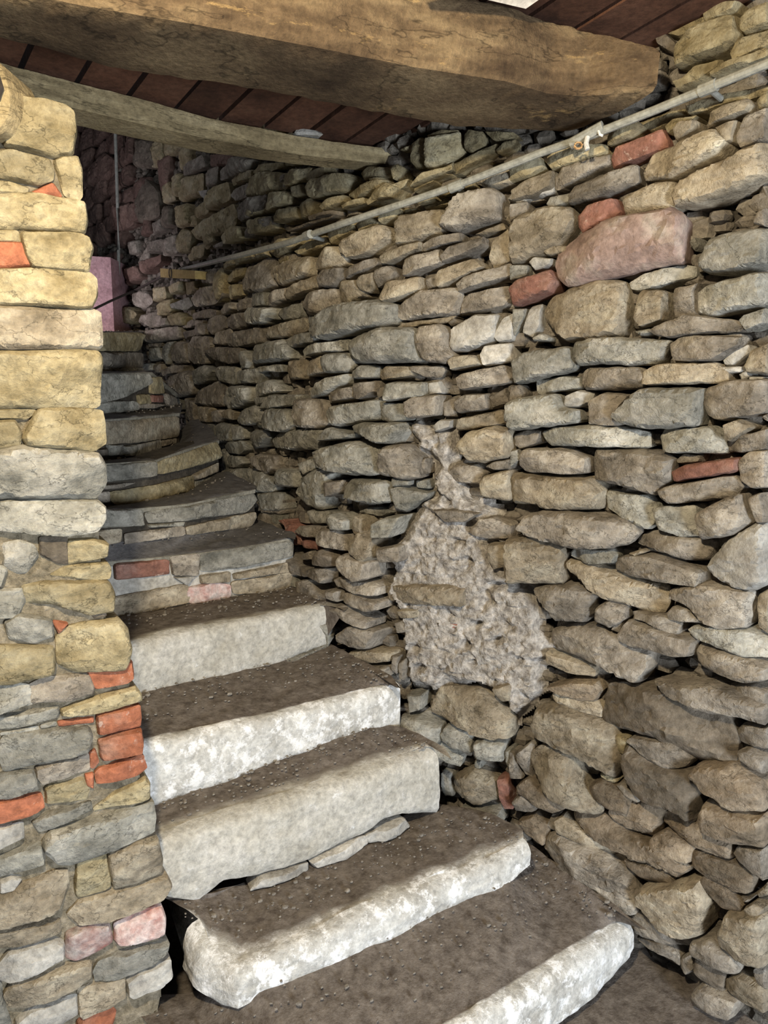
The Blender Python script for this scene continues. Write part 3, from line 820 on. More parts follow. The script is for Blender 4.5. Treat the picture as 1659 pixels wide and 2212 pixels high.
PIER_STONES = """
@0 0 2.37
30,640 60,490 330,550 380,590 385,690 370,790 280,800 110,760 30,750 y
-40,780 60,770 250,820 270,870 265,925 190,945 0,910 -40,880 y
275,830 320,805 400,805 418,870 420,1000 400,1030 330,1000 y
150,990 270,935 315,1000 310,1015 o
-40,920 50,925 150,960 145,995 -40,980 y
-40,1000 180,990 430,1035 442,1140 425,1200 180,1170 -40,1165 y
-40,1175 90,1180 110,1240 -40,1240 y
-60,1240 120,1240 165,1365 -60,1370 o
110,1190 400,1195 450,1220 468,1270 450,1390 300,1380 170,1370 130,1290 y
-60,1385 300,1375 440,1390 480,1430 490,1510 460,1580 200,1560 -60,1560 y
@0 600 2.764
-60,160 180,180 540,190 590,210 600,300 600,410 560,425 -60,430 t
-60,440 560,430 600,470 590,770 360,780 160,770 -60,770 y
-60,785 200,785 218,800 150,845 -60,840 y
-60,860 90,850 125,920 120,1000 -60,1030 y
135,960 230,790 350,780 600,790 615,860 620,990 550,1030 300,1010 170,1000 y
-60,1040 130,1000 580,1045 625,1130 625,1230 560,1310 200,1310 -60,1310 g
-60,1330 200,1320 560,1325 620,1370 625,1440 580,1510 400,1535 -60,1510 g
20,1590 110,1570 200,1600 230,1660 160,1760 100,1765 20,1720 g
240,1550 400,1540 410,1710 340,1700 240,1650 d
400,1560 560,1560 645,1590 640,1670 400,1715 y
295,1775 400,1720 640,1700 660,1740 655,1800 500,1800 y
-60,1700 20,1720 45,1740 10,1840 -60,1840 g
-60,1860 140,1860 150,1930 100,2030 -60,2040 g
140,1840 300,1815 640,1810 680,1900 675,1990 540,2015 330,1950 150,1940 y
540,2010 630,1990 640,2020 570,2040 d
30,2060 110,2000 310,2040 320,2140 200,2180 60,2150 g
310,2040 410,2060 350,2130 o
345,2150 420,2080 700,2040 750,2090 780,2211 740,2330 480,2350 350,2300 y
@0 1350 2.567
-60,115 130,115 290,120 300,220 290,265 60,320 -60,320 y
100,320 160,330 175,430 130,440 -40,495 -40,330 100,320 g
160,330 250,290 490,270 520,340 510,380 380,410 175,435 b
480,250 540,240 730,195 740,290 700,320 530,355 o
340,470 420,430 740,340 775,380 780,420 520,490 350,505 y
-60,515 320,450 330,490 310,520 60,580 -60,585 g
320,535 520,510 520,545 330,565 o
540,500 580,480 770,445 780,510 775,560 550,610 o
550,640 620,610 780,575 790,640 785,700 580,750 560,730 o
10,630 80,600 210,590 480,565 505,620 490,690 380,730 30,810 10,750 g
220,555 310,535 315,560 225,575 g
0,600 210,560 215,585 10,615 g
200,785 480,710 500,760 490,810 240,880 205,840 b
495,710 530,690 550,760 520,800 500,790 o
530,820 560,790 790,715 810,790 760,830 540,880 o
470,830 520,820 520,910 480,890 o
-60,830 180,800 200,850 220,900 60,950 -60,960 g
250,900 460,850 495,910 480,970 260,995 y
-60,980 220,930 240,1010 200,1040 0,1090 -60,1080 o
520,1020 640,930 800,850 830,880 830,970 530,1035 y
180,1090 300,1030 500,975 510,1020 300,1120 220,1140 g
245,1190 300,1130 560,1070 840,980 850,1060 845,1150 620,1240 400,1320 330,1315 260,1250 g
-60,1130 125,1090 130,1180 40,1210 -60,1270 w
-60,1300 230,1200 245,1310 180,1340 -60,1420 g
425,1310 590,1275 610,1350 615,1450 430,1515 415,1490 y
600,1270 760,1190 870,1180 890,1290 885,1370 770,1410 640,1450 620,1400 t
-60,1520 10,1480 290,1370 370,1360 370,1440 330,1560 180,1620 10,1670 -60,1650 t
380,1600 450,1520 700,1450 920,1390 945,1450 900,1520 650,1600 450,1660 t
-60,1700 160,1660 330,1630 330,1700 180,1750 -60,1800 t
0,1420 60,1390 120,1400 80,1460 0,1480 w
370,1710 480,1660 600,1650 620,1750 560,1790 420,1850 370,1840 q
635,1650 800,1580 890,1555 915,1620 910,1700 800,1740 660,1770 640,1740 q
-20,1900 60,1800 300,1740 350,1760 350,1830 200,1900 60,1960 0,1960 w
30,2040 80,1970 440,1860 500,1860 500,1940 420,2000 150,2110 60,2110 t
520,1910 560,1850 800,1770 930,1760 920,1810 840,1870 650,1950 530,1960 g
700,1960 760,1920 940,1850 950,1950 900,1990 740,2040 710,2030 w
435,2030 500,1990 690,1940 695,2050 620,2090 460,2170 440,2150 t
90,2190 180,2120 420,2050 430,2150 300,2230 100,2260 w
430,2200 500,2150 600,2100 640,2150 600,2300 430,2300 o
-60,1960 10,1990 20,2080 60,2200 80,2300 -60,2300 g
"""
RISER_STONES = """
#S6
@150 650 2.765
270,1570 590,1545 590,1630 500,1640 280,1665 r
600,1530 775,1510 770,1640 620,1640 b
790,1510 1330,1430 1330,1530 1000,1590 790,1615 g
980,1630 1320,1560 1320,1620 990,1665 t
780,1640 960,1620 960,1680 790,1690 t
970,1680 1340,1620 1355,1690 1200,1740 990,1750 t
700,1720 860,1680 960,1700 960,1770 725,1810 q
100,1800 230,1780 700,1690 720,1800 300,1890 100,1900 t
620,1650 760,1640 700,1700 w
#S7
@150 650 2.765
100,1250 430,1245 440,1345 100,1355 g
450,1260 1100,1150 1120,1190 1060,1260 480,1330 g
100,1380 310,1360 305,1440 100,1480 t
330,1390 680,1345 690,1400 340,1455 b
700,1350 1110,1260 1115,1300 1080,1350 710,1400 t
470,1335 690,1320 680,1345 480,1355 g
#S8
@150 650 2.765
100,990 515,955 510,1050 100,1090 g
525,960 880,840 905,920 880,950 530,1040 y
740,1040 890,965 890,1020 760,1070 t
100,1100 400,1085 300,1120 100,1130 b
245,1140 740,1040 745,1130 480,1190 290,1220 250,1190 y
755,1080 890,1040 800,1110 755,1140 g
100,1145 240,1140 240,1200 100,1210 b
#S9
@150 650 2.765
100,725 655,690 655,810 430,840 100,860 t
100,890 230,880 230,920 100,940 b
235,860 320,860 330,920 240,925 g
320,870 400,860 430,920 350,930 g
400,860 545,830 550,880 430,915 w
550,835 640,820 640,850 560,870 b
#S10
@150 650 2.765
100,440 470,430 500,490 330,570 100,620 g
490,460 550,455 570,550 490,555 y
410,560 480,560 490,610 420,620 y
480,565 560,565 560,605 490,605 r
100,630 240,600 400,600 420,650 240,675 100,680 g
400,610 580,620 500,640 420,640 b
570,550 640,580 655,640 590,630 b
#S11
@150 650 2.765
100,190 430,190 420,300 100,300 y
100,305 440,310 440,400 380,400 100,400 b
100,390 300,400 300,425 100,425 b
310,400 430,400 420,430 310,430 g
#S5
@250 1350 2.212
780,185 1005,90 1010,130 850,190 790,205 g
965,0 1048,-10 1040,60 1010,115 1000,50 g
#S3
@250 1350 2.212
645,1280 690,1210 920,1140 920,1180 770,1230 w
930,1130 1190,1010 1210,1050 1100,1110 960,1160 w
1200,1010 1380,925 1410,970 1330,1020 1220,1045 w
"""

# ------------------------------------------------------------ the long curving wall on the right
WALL = Surf([(1.9, .1), (1.5, .85), (1.2, 1.35), (.95, 1.76), (.72, 2.04), (.46, 2.26), (.2, 2.41), (0, 2.52), (-.18, 2.70), (-.38, 3.02),
             (-.58, 3.36), (-.80, 3.80), (-1.05, 4.30), (-1.42, 4.85), (-1.86, 5.42), (-2.4, 6.1), (-3.6, 6.6)])
def back_sheet(name, surf, q0, q1, z0, z1, h, m, t=.25):
    V, F = sheet(surf, q0, q1, z0, z1, .05, h, .014, 9)
    V2, F2 = sheet(surf, q0, q1, z0, z1, .3, h-t, 0, 1)
    k = len(V); return mesh_obj(name, V+V2, F+[tuple(i+k for i in f) for f in F2], m)
wall = structure(back_sheet('wall_right', WALL, .55, WALL.L[-1]-.02, -.25, EYE+2.3, -.095, M['earth']))
stones = parse(WALL_STONES)
geos = []
PIER = lambda u, v: (560 < u < 868 and 1120 < v < 1500)
for poly, code, key in stones:
    cu = sum(p[0] for p in poly)/len(poly); cv = sum(p[1] for p in poly)/len(poly)
    off = rng.uniform(-.028, .022)*(1 if cu > 800 else .5)
    if PIER(cu, cv) and cu > 640: off += .035
    g = stone_geo(WALL, poly, base=off, back=.10)
    if g: geos.append((g, code))
geos.sort(key=lambda t: -t[0][4])
for g, code in geos[:298]:
    mesh_obj('stone', g[0], g[1], M[code], wall, g[2])
byc = {}
for g, code in geos[298:]: byc.setdefault(code, []).append((g[0], g[1]))
allsmall = [x for c in byc.values() for x in c]
sm = merged('small_stones', allsmall, M['b'], wall); stuff(sm)
for c in 'gtydrw': sm.data.materials.append(M[c])
fi = 0; order = list(byc); slots = {'b': 0, 'g': 1, 't': 2, 'y': 3, 'd': 4, 'r': 5, 'w': 6}
pid = [0]*len(sm.data.polygons); k = 0
for c in byc:
    for v, f in byc[c]:
        for _ in f:
            if k < len(pid): pid[k] = slots.get(c, 0)
            k += 1
if k == len(pid): sm.data.polygons.foreach_set('material_index', pid)
# the high courses over the stair head, too dim to pick apart
cent = [WALL.hit(*[sum(p[k] for p in poly)/len(poly) for k in (0, 1)]) for poly, c, k_ in stones]
cent = [c for c in cent if c]
r4 = random.Random(11); high = {'m': [], 'y': []}; z = EYE+.45
while z < EYE+2.2:
    h = r4.uniform(.09, .15); q = 3.3
    while q < WALL.L[-1]-.1:
        w_ = r4.uniform(.13, .30); cq, cz = q+w_/2, z+h/2
        if not any(abs(c[0]-cq) < w_*.75 and abs(c[1]-cz) < h*.95 for c in cent):
            B0 = [(q, z), (q+w_*.5, z-.008), (q+w_, z+.004), (q+w_, z+h*.9), (q+w_*.4, z+h), (q+.01, z+h*.93)]
            class Direct:           # already in wall coordinates
                hit = staticmethod(lambda a, b: (a, b)); at = WALL.at; nrm = WALL.nrm; pt = WALL.pt
            g = stone_geo(Direct, [(a+r4.uniform(-.012, .012), b+r4.uniform(-.01, .01)) for a, b in B0], base=r4.uniform(-.03, .01), back=.08)
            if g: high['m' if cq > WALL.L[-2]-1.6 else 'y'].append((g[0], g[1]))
        q += w_+.012
    z += h+.01
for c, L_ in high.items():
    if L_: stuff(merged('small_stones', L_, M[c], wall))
# small packing stones and rubble in the gaps
B = []
q = .62; r2 = random.Random(3)
while q < WALL.L[-1]-.05:
    z = -.15
    qskip = 0
    while z < EYE+(1.0 if q < WALL.L[8] else 2.2):
        qq = q+r2.uniform(-.02, .02); zz = z+r2.uniform(-.014, .014)
        e = WALL.nrm(qq); s = r2.uniform(.75, 1.25)
        B.append(blob(WALL.pt(qq, zz, -.074+r2.uniform(-.02, .02)), .036*s, .03, .019*s*r2.uniform(.8, 1.3), Vector((-e.y, e.x)), r2.random()*99))
        z += .036
    q += .062
stuff(merged('rubble', B, M['b'], wall))
# lime mortar smeared over the middle of the wall
MPOLY = [(890,915),(975,925),(985,1010),(1010,1075),(1050,1090),(1100,1160),(1105,1250),(1150,1290),(1160,1350),(1180,1440),(1160,1500),(1110,1560),(1075,1500),(1020,1475),(960,1480),(935,1500),(895,1480),(872,1440),(858,1340),(833,1290),(838,1210),(870,1150),(905,1090),(930,1060),(932,1000),(900,965)]
MP = [WALL.hit(*p) for p in MPOLY]
def inpoly(P, x, y):
    k = False
    for i in range(len(P)):
        a, b = P[i-1], P[i]
        if (a[1] > y) != (b[1] > y) and x < (b[0]-a[0])*(y-a[1])/(b[1]-a[1])+a[0]: k = not k
    return k
MA = np.array(MP); MB_ = np.roll(MA, -1, 0)
def mdist(x, y):                # signed distance to the edge of the smeared area
    e = MB_-MA; X = np.array((x, y)); t = np.clip(((X-MA)*e).sum(1)/(e*e).sum(1), 0, 1)
    d = float(np.sqrt((((MA+t[:, None]*e)-X)**2).sum(1)).min())
    return d if inpoly(MP, x, y) else -d
V = []; F = []; idx = {}
q0, q1 = min(p[0] for p in MP)-.05, max(p[0] for p in MP)+.05; z0, z1 = min(p[1] for p in MP)-.05, max(p[1] for p in MP)+.05
nu, nv = int((q1-q0)/.007), int((z1-z0)/.007)
for i in range(nu+1):
    for j in range(nv+1):
        q = q0+(q1-q0)*i/nu; z = z0+(z1-z0)*j/nv
        d = mdist(q, z)+.035*nz(q, z, 1, 13)+.012*nz(q, z, 4, 50)
        if d < -.02: continue
        course = abs(math.sin((z+.015*nz(q, 0, 5, 6))*math.pi/.062))        # brick courses ghosting through the smear
        k = min(1, max(0, (d+.01)/.04)); k = k*k*(3-2*k)
        hole = max(0, nz(q, z*1.4, 9, 16)-.18)*.09
        h = -.05+k*(.054+.016*nz(q, z, 3, 11)-.014*abs(nz(q, z, 7, 30))+.008*nz(q, z, 7, 60)+.008*nz(q, z, 2, 110)+.006*min(1, course*2.2)-hole)
        idx[i, j] = len(V); V.append(WALL.pt(q, z, h))
for i in range(nu):
    for j in range(nv):
        c = [(i, j), (i+1, j), (i+1, j+1), (i, j+1)]
        if all(a in idx for a in c): F.append(tuple(idx[a] for a in c))
mesh_obj('mortar', V, F, M['mortar'], wall, sharp=60)

# ------------------------------------------------------------ stone pier on the left
cx, cy = -.592, 1.62; dx, dy = math.sin(math.radians(63)), math.cos(math.radians(63))
PIL = Surf([(cx-dx*.7, cy-dy*.7), (cx, cy), (cx+dx*.3, cy+dy*.3)])
ps = parse(PIER_STONES)
PEDGE = [(158,232),(163,330),(178,400),(185,480),(196,560),(206,650),(217,720),(218,880),(224,960),(226,1080),(228,1160),(232,1220),(240,1330),(270,1390),(286,1440),(300,1510),(304,1600),(316,1680),(326,1740),(330,1800),(345,1880),(366,1910),(350,1990),(358,2050),(366,2100),(360,2150),(345,2230),(330,2350)]
PB = [PIL.hit(*p) for p in PEDGE]
VB = []
zt, zb = PB[0][1], 0.0
nrow = len(PB)
for i, (q, z) in enumerate(PB):
    q2 = q-.012
    for (qq, h) in ((q2-1.0, -.012), (q2-.15, -.012), (q2, -.012), (q2-.03, -.16), (q2-1.0, -.16)):
        VB.append(PIL.pt(qq, z, h))
FB = []
for i in range(nrow-1):
    for k in range(5):
        FB.append((i*5+k, i*5+(k+1) % 5, (i+1)*5+(k+1) % 5, (i+1)*5+k))
FB += [tuple(range(5)), tuple((nrow-1)*5+k for k in range(5))]
pier = structure(mesh_obj('wall_left', VB, FB, M['joint'], sharp=20))
V, F = sheet(PIL, PB[0][0]-.62, PB[0][0]+.4, -.05, zt, .009, -.006, .006, 30, lambda q, z: q < np.interp(z, [p[1] for p in PB[::-1]], [p[0] for p in PB[::-1]])-.010)
mesh_obj('mortar', V, F, M['joint'], pier)
for poly, code, key in ps:
    g = stone_geo(PIL, poly, depth=None, back=.10, base=rng.uniform(-.006, .006), rough=.8, relief=.5)
    if not g: continue
    mesh_obj('brick' if code in 'orq' else 'stone', g[0], g[1], M[code], pier, g[2])

# inner wall that the stair turns around, going back from the pier
INN = Surf([(-1.9, 3.95), (-1.58, 3.4), (-1.14, 2.45), (-.84, 1.82)])
INN.nrm = lambda q, w=.06: (lambda e: Vector((e.y, -e.x)) if e.y*1-e.x*-1 > 0 else Vector((-e.y, e.x)))((INN.at(q+w)-INN.at(q-w)).normalized())
_n = INN.nrm(.5)
if _n.x < 0: INN.nrm = lambda q, w=.06: (lambda e: Vector((-e.y, e.x)))((INN.at(q+w)-INN.at(q-w)).normalized())
inner = structure(back_sheet('wall_back', INN, 0, INN.L[-1], -.1, EYE+.72, -.04, M['joint'], t=.14))
G = {'t': [], 'b': [], 'y': []}; r5 = random.Random(5); z = 0
class DirectI:
    hit = staticmethod(lambda a, b: (a, b)); at = INN.at; nrm = INN.nrm; pt = INN.pt
while z < EYE+.66:
    h = r5.uniform(.06, .10); q = .02
    while q < INN.L[-1]-.1:
        w_ = min(r5.uniform(.12, .28), INN.L[-1]-q)
        g = stone_geo(DirectI, [(q, z), (q+w_*.5, z-.005), (q+w_, z), (q+w_, z+h), (q+w_*.5, z+h+.004), (q, z+h)], base=r5.uniform(-.02, .0), back=.03, relief=.6)
        if g: G[r5.choice('tby')].append((g[0], g[1]))
        q += w_+.012
    z += h+.012
for c, L_ in G.items(): stuff(merged('stones', L_, M[c], inner))

# ------------------------------------------------------------ the steps
def interp_list(L, t):
    n = len(L)-1; i = min(n-1, int(t*n)); f = t*n-i
    return [a+(b-a)*f for a, b in zip(L[i], L[i+1])]
def arc_resample(P, n):
    L = [0]
    for a, b in zip(P, P[1:]): L.append(L[-1]+(b-a).length)
    out = []; j = 0
    for i in range(n+1):
        t = L[-1]*i/n
        while j < len(P)-2 and L[j+1] < t: j += 1
        out.append(P[j]+(P[j+1]-P[j])*((t-L[j])/max(1e-9, L[j+1]-L[j])))
    return out
def make_step(name, label, top, bottom, backp, m, monolith, riser_codes, z_plane=None, seedv=0, round_r=.03, bulge=.005, overhang=0, nxt=None):
    """top: (u, v, y) along the tread's front edge; bottom: foot of the riser; backp: rear edge of the tread"""
    T = [at_y(u, v, y) for u, v, y in top]
    zs = [p.z for p in T]
    surf = Surf([(p.x, p.y) for p in T], ext=.0)
    Bq = sorted((surf.hit(u, v) for u, v in bottom), key=lambda p: p[0])
    bx = [p[0] for p in Bq]; bz = [p[1] for p in Bq]
    zt = z_plane if z_plane is not None else sum(zs)/len(zs)-EYE
    BK = []
    lastz = zt+EYE
    for p in backp:             # the tread runs to the foot of the next riser, and to the wall beside it
        hq = nxt.hit(p[0], p[1]) if nxt else None
        if hq and -.12 < hq[0] < nxt.L[-1]+.004:
            BK.append(nxt.pt(hq[0], hq[1])); lastz = hq[1]
        elif len(p) == 3: BK.append(at_y(*p))
        else: BK.append(at_z(p[0], p[1], (lastz+zt+EYE)/2-EYE if nxt else zt))
    NC = 90 if monolith else 60
    n2 = NC
    Tr = arc_resample(T, n2); Br = arc_resample(BK, n2)
    c0 = sum(T, Vector((0, 0, 0)))/len(T)
    root = thing(name, label, 'stair step', (c0.x, c0.y, min(bz)), group='steps of the stair')
    tot = surf.L[-1]; V = []; soil = []; rows = None; sd = seedv*3.7
    for i in range(n2+1):
        t = Tr[i]; q = (Vector((t.x, t.y))-surf.p[0]).length if i == 0 else q+ (Vector((t.x, t.y))-Vector((Tr[i-1].x, Tr[i-1].y))).length
        nn = surf.nrm(min(max(q, .02), tot-.02)); n3 = Vector((nn.x, nn.y, 0))
        zb = float(np.interp(q, bx, bz)); b = Br[i]
        H = max(.02, t.z-zb); r = min(round_r, H*.45)
        endf = min(1, min(q, tot-q)/.05) if monolith else 1
        endf = .25+.75*math.sqrt(max(0, endf))
        col = []
        # underside, riser, rounded nosing
        fh = H if monolith else min(H, .02)
        zbb = t.z-fh
        if monolith and not overhang: zbb -= .014
        col.append((t-n3*.12, zbb, 0, 0)); col.append((t-n3*.012, zbb-.002, 0, 0))
        NF = 9 if monolith else 2
        for k in range(NF+1):
            f = k/NF; z = zbb+(t.z-r-zbb)*f if monolith else t.z-fh+(fh*.3)*f
            bul = (bulge*math.sin(math.pi*min(1, f*.8+.15)) if monolith else -.004)*endf
            col.append((t+n3*(bul-(.006 if k == 0 else 0)), z, 1, 0))
        if monolith:
            for k in range(1, 5):
                a = math.pi/2*k/4
                col.append((t+n3*(r*(math.cos(a)-1))*1.1, t.z-r+r*math.sin(a), 1, (k/4)*.33))
        else:
            col.append((t-n3*.002, t.z-.003, 0, .2))
        dv = b-t; lenT = max(.02, Vector((dv.x, dv.y)).length)
        st = Vector((t.x, t.y, t.z))-n3*(r*1.1 if monolith else .004)
        NT = 16
        for k in range(1, NT+1):
            f = (k/NT)**1.3; p = st+(b-st)*f*(1+.04/lenT)
            z = t.z+(b.z-t.z)*f
            so = (.55 if name_key[0] in ('S1', 'S4') else .30)+.75*min(1, (f*lenT)/(.035 if name_key[0] in ('S1', 'S4') else .10))
            if not monolith: so = .9
            col.append((p, z, 2, so))
        col.append((Vector((b.x, b.y, 0))+(-n3*.08), b.z-.01, 0, 1))
        col.append((Vector((b.x, b.y, 0))+(-n3*.08), b.z-.16, 0, 1))
        rows = len(col)
        for p, z, kind, so in col:
            P = Vector((p.x, p.y, z))
            if kind == 1 and monolith:
                a = nz(q, z, sd, 7)*.010+nz(q, z*2, sd+2, 24)*.005+nz(q, z, sd+2, 70)*.002
                P += n3*a; P.z += nz(q, z, sd+8, 6)*.006
            if kind == 2:
                P.z += nz(P.x, P.y, sd, 9)*.006+nz(P.x, P.y, sd, 28)*.004
            V.append(P); soil.append(min(1, so+.16*nz(P.x, P.y, sd+1, 11)))
    F = []
    for i in range(n2):
        for k in range(rows-1):
            F.append((i*rows+k, (i+1)*rows+k, (i+1)*rows+k+1, i*rows+k+1))
    F.append(tuple(range(rows))); F.append(tuple((n2*rows+k) for k in range(rows)))
    slab = mesh_obj('slab' if monolith else 'tread', V, F, m, root, sharp=40)
    at = slab.data.attributes.new('soil', 'FLOAT', 'POINT'); at.data.foreach_set('value', soil)
    if not monolith:
        V, F = sheet(surf, 0, tot, 0, 1, .02, -.012, .004, 22)
        VV = []
        nu = max(2, int(tot/.02)); nv = 6; V = []; F = []
        for i in range(nu+1):
            q = tot*i/nu; t = surf.at(q); zt_ = float(np.interp(q, surf.L, zs)); zb = float(np.interp(q, bx, bz))-.03
            for j in range(nv+1):
                z = zb+(zt_-.006-zb)*j/nv
                V.append(surf.pt(min(q, tot), z, -.010+.004*nz(q, z, sd, 25)))
            V.append(surf.pt(q, zt_-.006, -.14)); V.append(surf.pt(q, zb, -.14))
        R = nv+3
        for i in range(nu):
            for k in range(R):
                F.append((i*R+k, (i+1)*R+k, (i+1)*R+(k+1) % R, i*R+(k+1) % R))
        F += [tuple(range(R)), tuple(nu*R+k for k in range(R))]
        mesh_obj('mortar_bed', V, F, M['lime'] if riser_codes == 'lime' else M['earth'], root)
    for poly, code, key in RS:
        if key != name_key[0]: continue
        g = stone_geo(surf, poly, depth=.014 if not monolith else .02, back=.05, base=0 if not monolith else -.006, rough=.7)
        if g: mesh_obj('brick' if code in 'orq' else 'riser_stone', g[0], g[1], M[code], root, g[2])
    # crumbs of stone and earth lying on the tread
    G = []; rr = random.Random(seedv)
    for k in range(int(190 if monolith else 30)):
        i = rr.randrange(2, n2-2); f = rr.uniform(.25, .97)**.7; t, b = Tr[i], Br[i]
        s = rr.uniform(.0012, .0035)*(2.0 if rr.random() < .07 else 1)
        p = t+(b-t)*f; G.append(blob(Vector((p.x, p.y, p.z+.004)), s*1.4, s, s*.8, Vector((1, rr.random())).normalized(), k))
    stuff(merged('crumbs', G, M['grit'], root))
    return root
name_key = ['']
RS = parse(RISER_STONES)
STEPS = [
 ('S1', 'lowest stone step, its white front edge at the bottom of the picture', [(560,2500,1.30),(820,2345,1.45),(1040,2212,1.60),(1200,2108,1.76),(1300,2045,1.87),(1372,2000,1.98)],
   [(820,2470),(1100,2300),(1200,2212),(1300,2130),(1372,2045)], [(300,2190),(430,2185),(560,2130),(800,2040),(1100,1895),(1150,1835),(1260,1920),(1375,1975)], 'slab_white', 1, -1.47),
 ('S2', 'second step up, a thick rough-edged slab with its broken left end free', [(393,2000,1.72),(420,2055,1.66),(510,2100,1.62),(650,2045,1.70),(800,1975,1.80),(980,1900,1.94),(1090,1855,2.03),(1147,1822,2.09)],
   [(420,2120),(480,2160),(600,2125),(800,2042),(1000,1945),(1100,1895),(1150,1860)], [(380,1950),(440,1945),(541,1932),(600,1908),(684,1876),(747,1853),(801,1826),(851,1812),(895,1785),(960,1752),(1050,1765),(1130,1800)], 'slab_white', 1, -1.29),
 ('S3', 'third step up, the thick pale slab propped on small stones over a dark gap', [(250,1860,1.70),(345,1818,1.77),(500,1768,1.87),(650,1722,1.97),(800,1670,2.10),(950,1622,2.25)],
   [(300,1930),(370,1938),(430,1945),(485,1903),(548,1893),(657,1860),(720,1832),(788,1800),(833,1766),(870,1758),(951,1757)], [(250,1755),(345,1735),(480,1690),(620,1635),(800,1568),(870,1580),(945,1612)], 'slab_pale', 1, -1.10),
 ('S4', 'fourth step up, with a white lime-crusted front beside the wall crack', [(210,1635,1.86),(312,1608,1.93),(450,1580,2.03),(600,1545,2.15),(740,1510,2.28),(865,1478,2.41)],
   [(230,1770),(333,1733),(480,1690),(600,1640),(720,1600),(800,1568),(865,1600)], [(200,1515),(300,1495),(500,1450),(640,1420),(705,1395),(790,1440),(862,1474)], 'slab_white', 1, -.92),
 ('S5', 'fifth step up, a smooth-worn beige slab just below the brick riser', [(180,1420,2.12),(280,1392,2.20),(400,1362,2.32),(550,1335,2.47),(705,1308,2.65)],
   [(200,1520),(300,1496),(420,1470),(500,1450),(600,1425),(705,1385)], [(150,1350),(240,1333),(440,1300),(640,1268),(722,1310)], 'slab_pale', 1, -.735),
 ('S6', 'sixth step up, its riser patched with bricks and whitish lime mortar', [(120,1232,2.42),(240,1212,2.52),(440,1193,2.67),(635,1163,2.89)],
   [(120,1360),(240,1335),(440,1300),(640,1272)], [(120,1190),(225,1178,),(400,1152),(558,1126),(636,1160)], 'slab_grey', 0, -.56),
 ('S7', 'seventh step up, faced with two long grey stones above small brown ones', [(120,1110,2.45),(225,1103,2.55),(400,1088,2.76),(553,1056,3.12)],
   [(120,1200),(225,1180),(400,1152),(560,1126)], [(120,1112,2.72),(225,1098,2.82),(400,1062,3.10),(490,1020,3.45),(554,1050,3.2)], 'slab_grey', 0, None),
 ('S8', 'eighth step up, whose right riser stone tilts upward toward the wall', [(120,1008,2.62),(225,1000,2.72),(335,993,2.90),(400,970,3.12),(475,950,3.50)],
   [(120,1112),(225,1105),(400,1062),(490,1035)], [(120,1000,2.9),(225,996,2.98),(300,985,3.2),(392,955,3.75),(440,905,4.2)], 'slab_grey', 0, None),
 ('S9', 'ninth step up, one long brown riser stone over a small white one', [(120,910,2.82),(225,905,2.95),(300,900,3.2),(390,891,3.75)],
   [(120,1005),(225,1000),(300,985),(395,950)], [(120,896,3.1),(225,893,3.2),(340,885,3.7),(395,872,4.3)], 'slab_grey', 0, None),
 ('S10', 'tenth step up, faced with a broad grey stone streaked white', [(120,807,3.0),(225,805,3.15),(330,803,3.6),(385,850,4.2)],
   [(120,896),(225,893),(340,887),(390,885)], [(120,803,3.3),(225,802,3.4),(310,800,4.2),(385,846,4.6)], 'slab_grey', 0, None),
 ('S11', 'topmost step, an olive-grey block below the pink lit plaster', [(120,717,3.25),(225,717,3.45),(308,717,4.2)],
   [(120,807),(225,805),(310,802)], [(120,716,4.6),(225,716,4.8),(310,716,5.2)], 'slab_grey', 0, None),
]
SURFS = [Surf([(p.x, p.y) for p in (at_y(*q) for q in st_[2])]) for st_ in STEPS]+[None]
for i, (key, lab, top, bot, bk, m, mono, zp) in enumerate(STEPS):
    name_key[0] = key
    make_step('stone_step', lab, top, bot, bk, M[m], mono, 'lime' if key == 'S6' else '', zp, i+1, nxt=SURFS[i+1], overhang=key == 'S3', round_r=.042 if key in ('S1', 'S2', 'S3') else .03)
# ground at the foot of the stair
V = []; F = []; nx, ny = 110, 100
for i in range(nx+1):
    for j in range(ny+1):
        x = -1.3+3.2*i/nx; y = .2+2.6*j/ny
        V.append(Vector((x, y, .006*nz(x, y, 0, 6)+.004*nz(x, y, 2, 25)-.002)))
for i in range(nx):
    for j in range(ny): F.append((i*(ny+1)+j, (i+1)*(ny+1)+j, (i+1)*(ny+1)+j+1, i*(ny+1)+j+1))
fl = structure(mesh_obj('floor', V, F, M['soil']))
fl.data.attributes.new('soil', 'FLOAT', 'POINT').data.foreach_set('value', [1.0]*len(V))

# pale slab lying at the foot of the pier
FS = [(225,2230), (300,2180), (372,2152), (395,2175), (418,2225), (420,2330), (200,2330)]
P = [at_z(u, v, -1.50) for u, v in FS]; c = sum(P, Vector((0, 0, 0)))/len(P)
V = []; n = len(P)
for s_, dz in ((.96, -.13), (1, -.12), (1, -.015), (.97, 0)):
    for p in P:
        q = c+(p-c)*s_; V.append(Vector((q.x, q.y, p.z+dz+.004*nz(p.x, p.y, 1, 20))))
F = [(r*n+i, r*n+(i+1) % n, (r+1)*n+(i+1) % n, (r+1)*n+i) for r in range(3) for i in range(n)]+[tuple(range(n)), tuple(3*n+i for i in range(n))]
tag(mesh_obj('foot_slab', V, F, M['w'], None, c), 'pale flat stone slab on the ground at the foot of the left pier', 'stone')
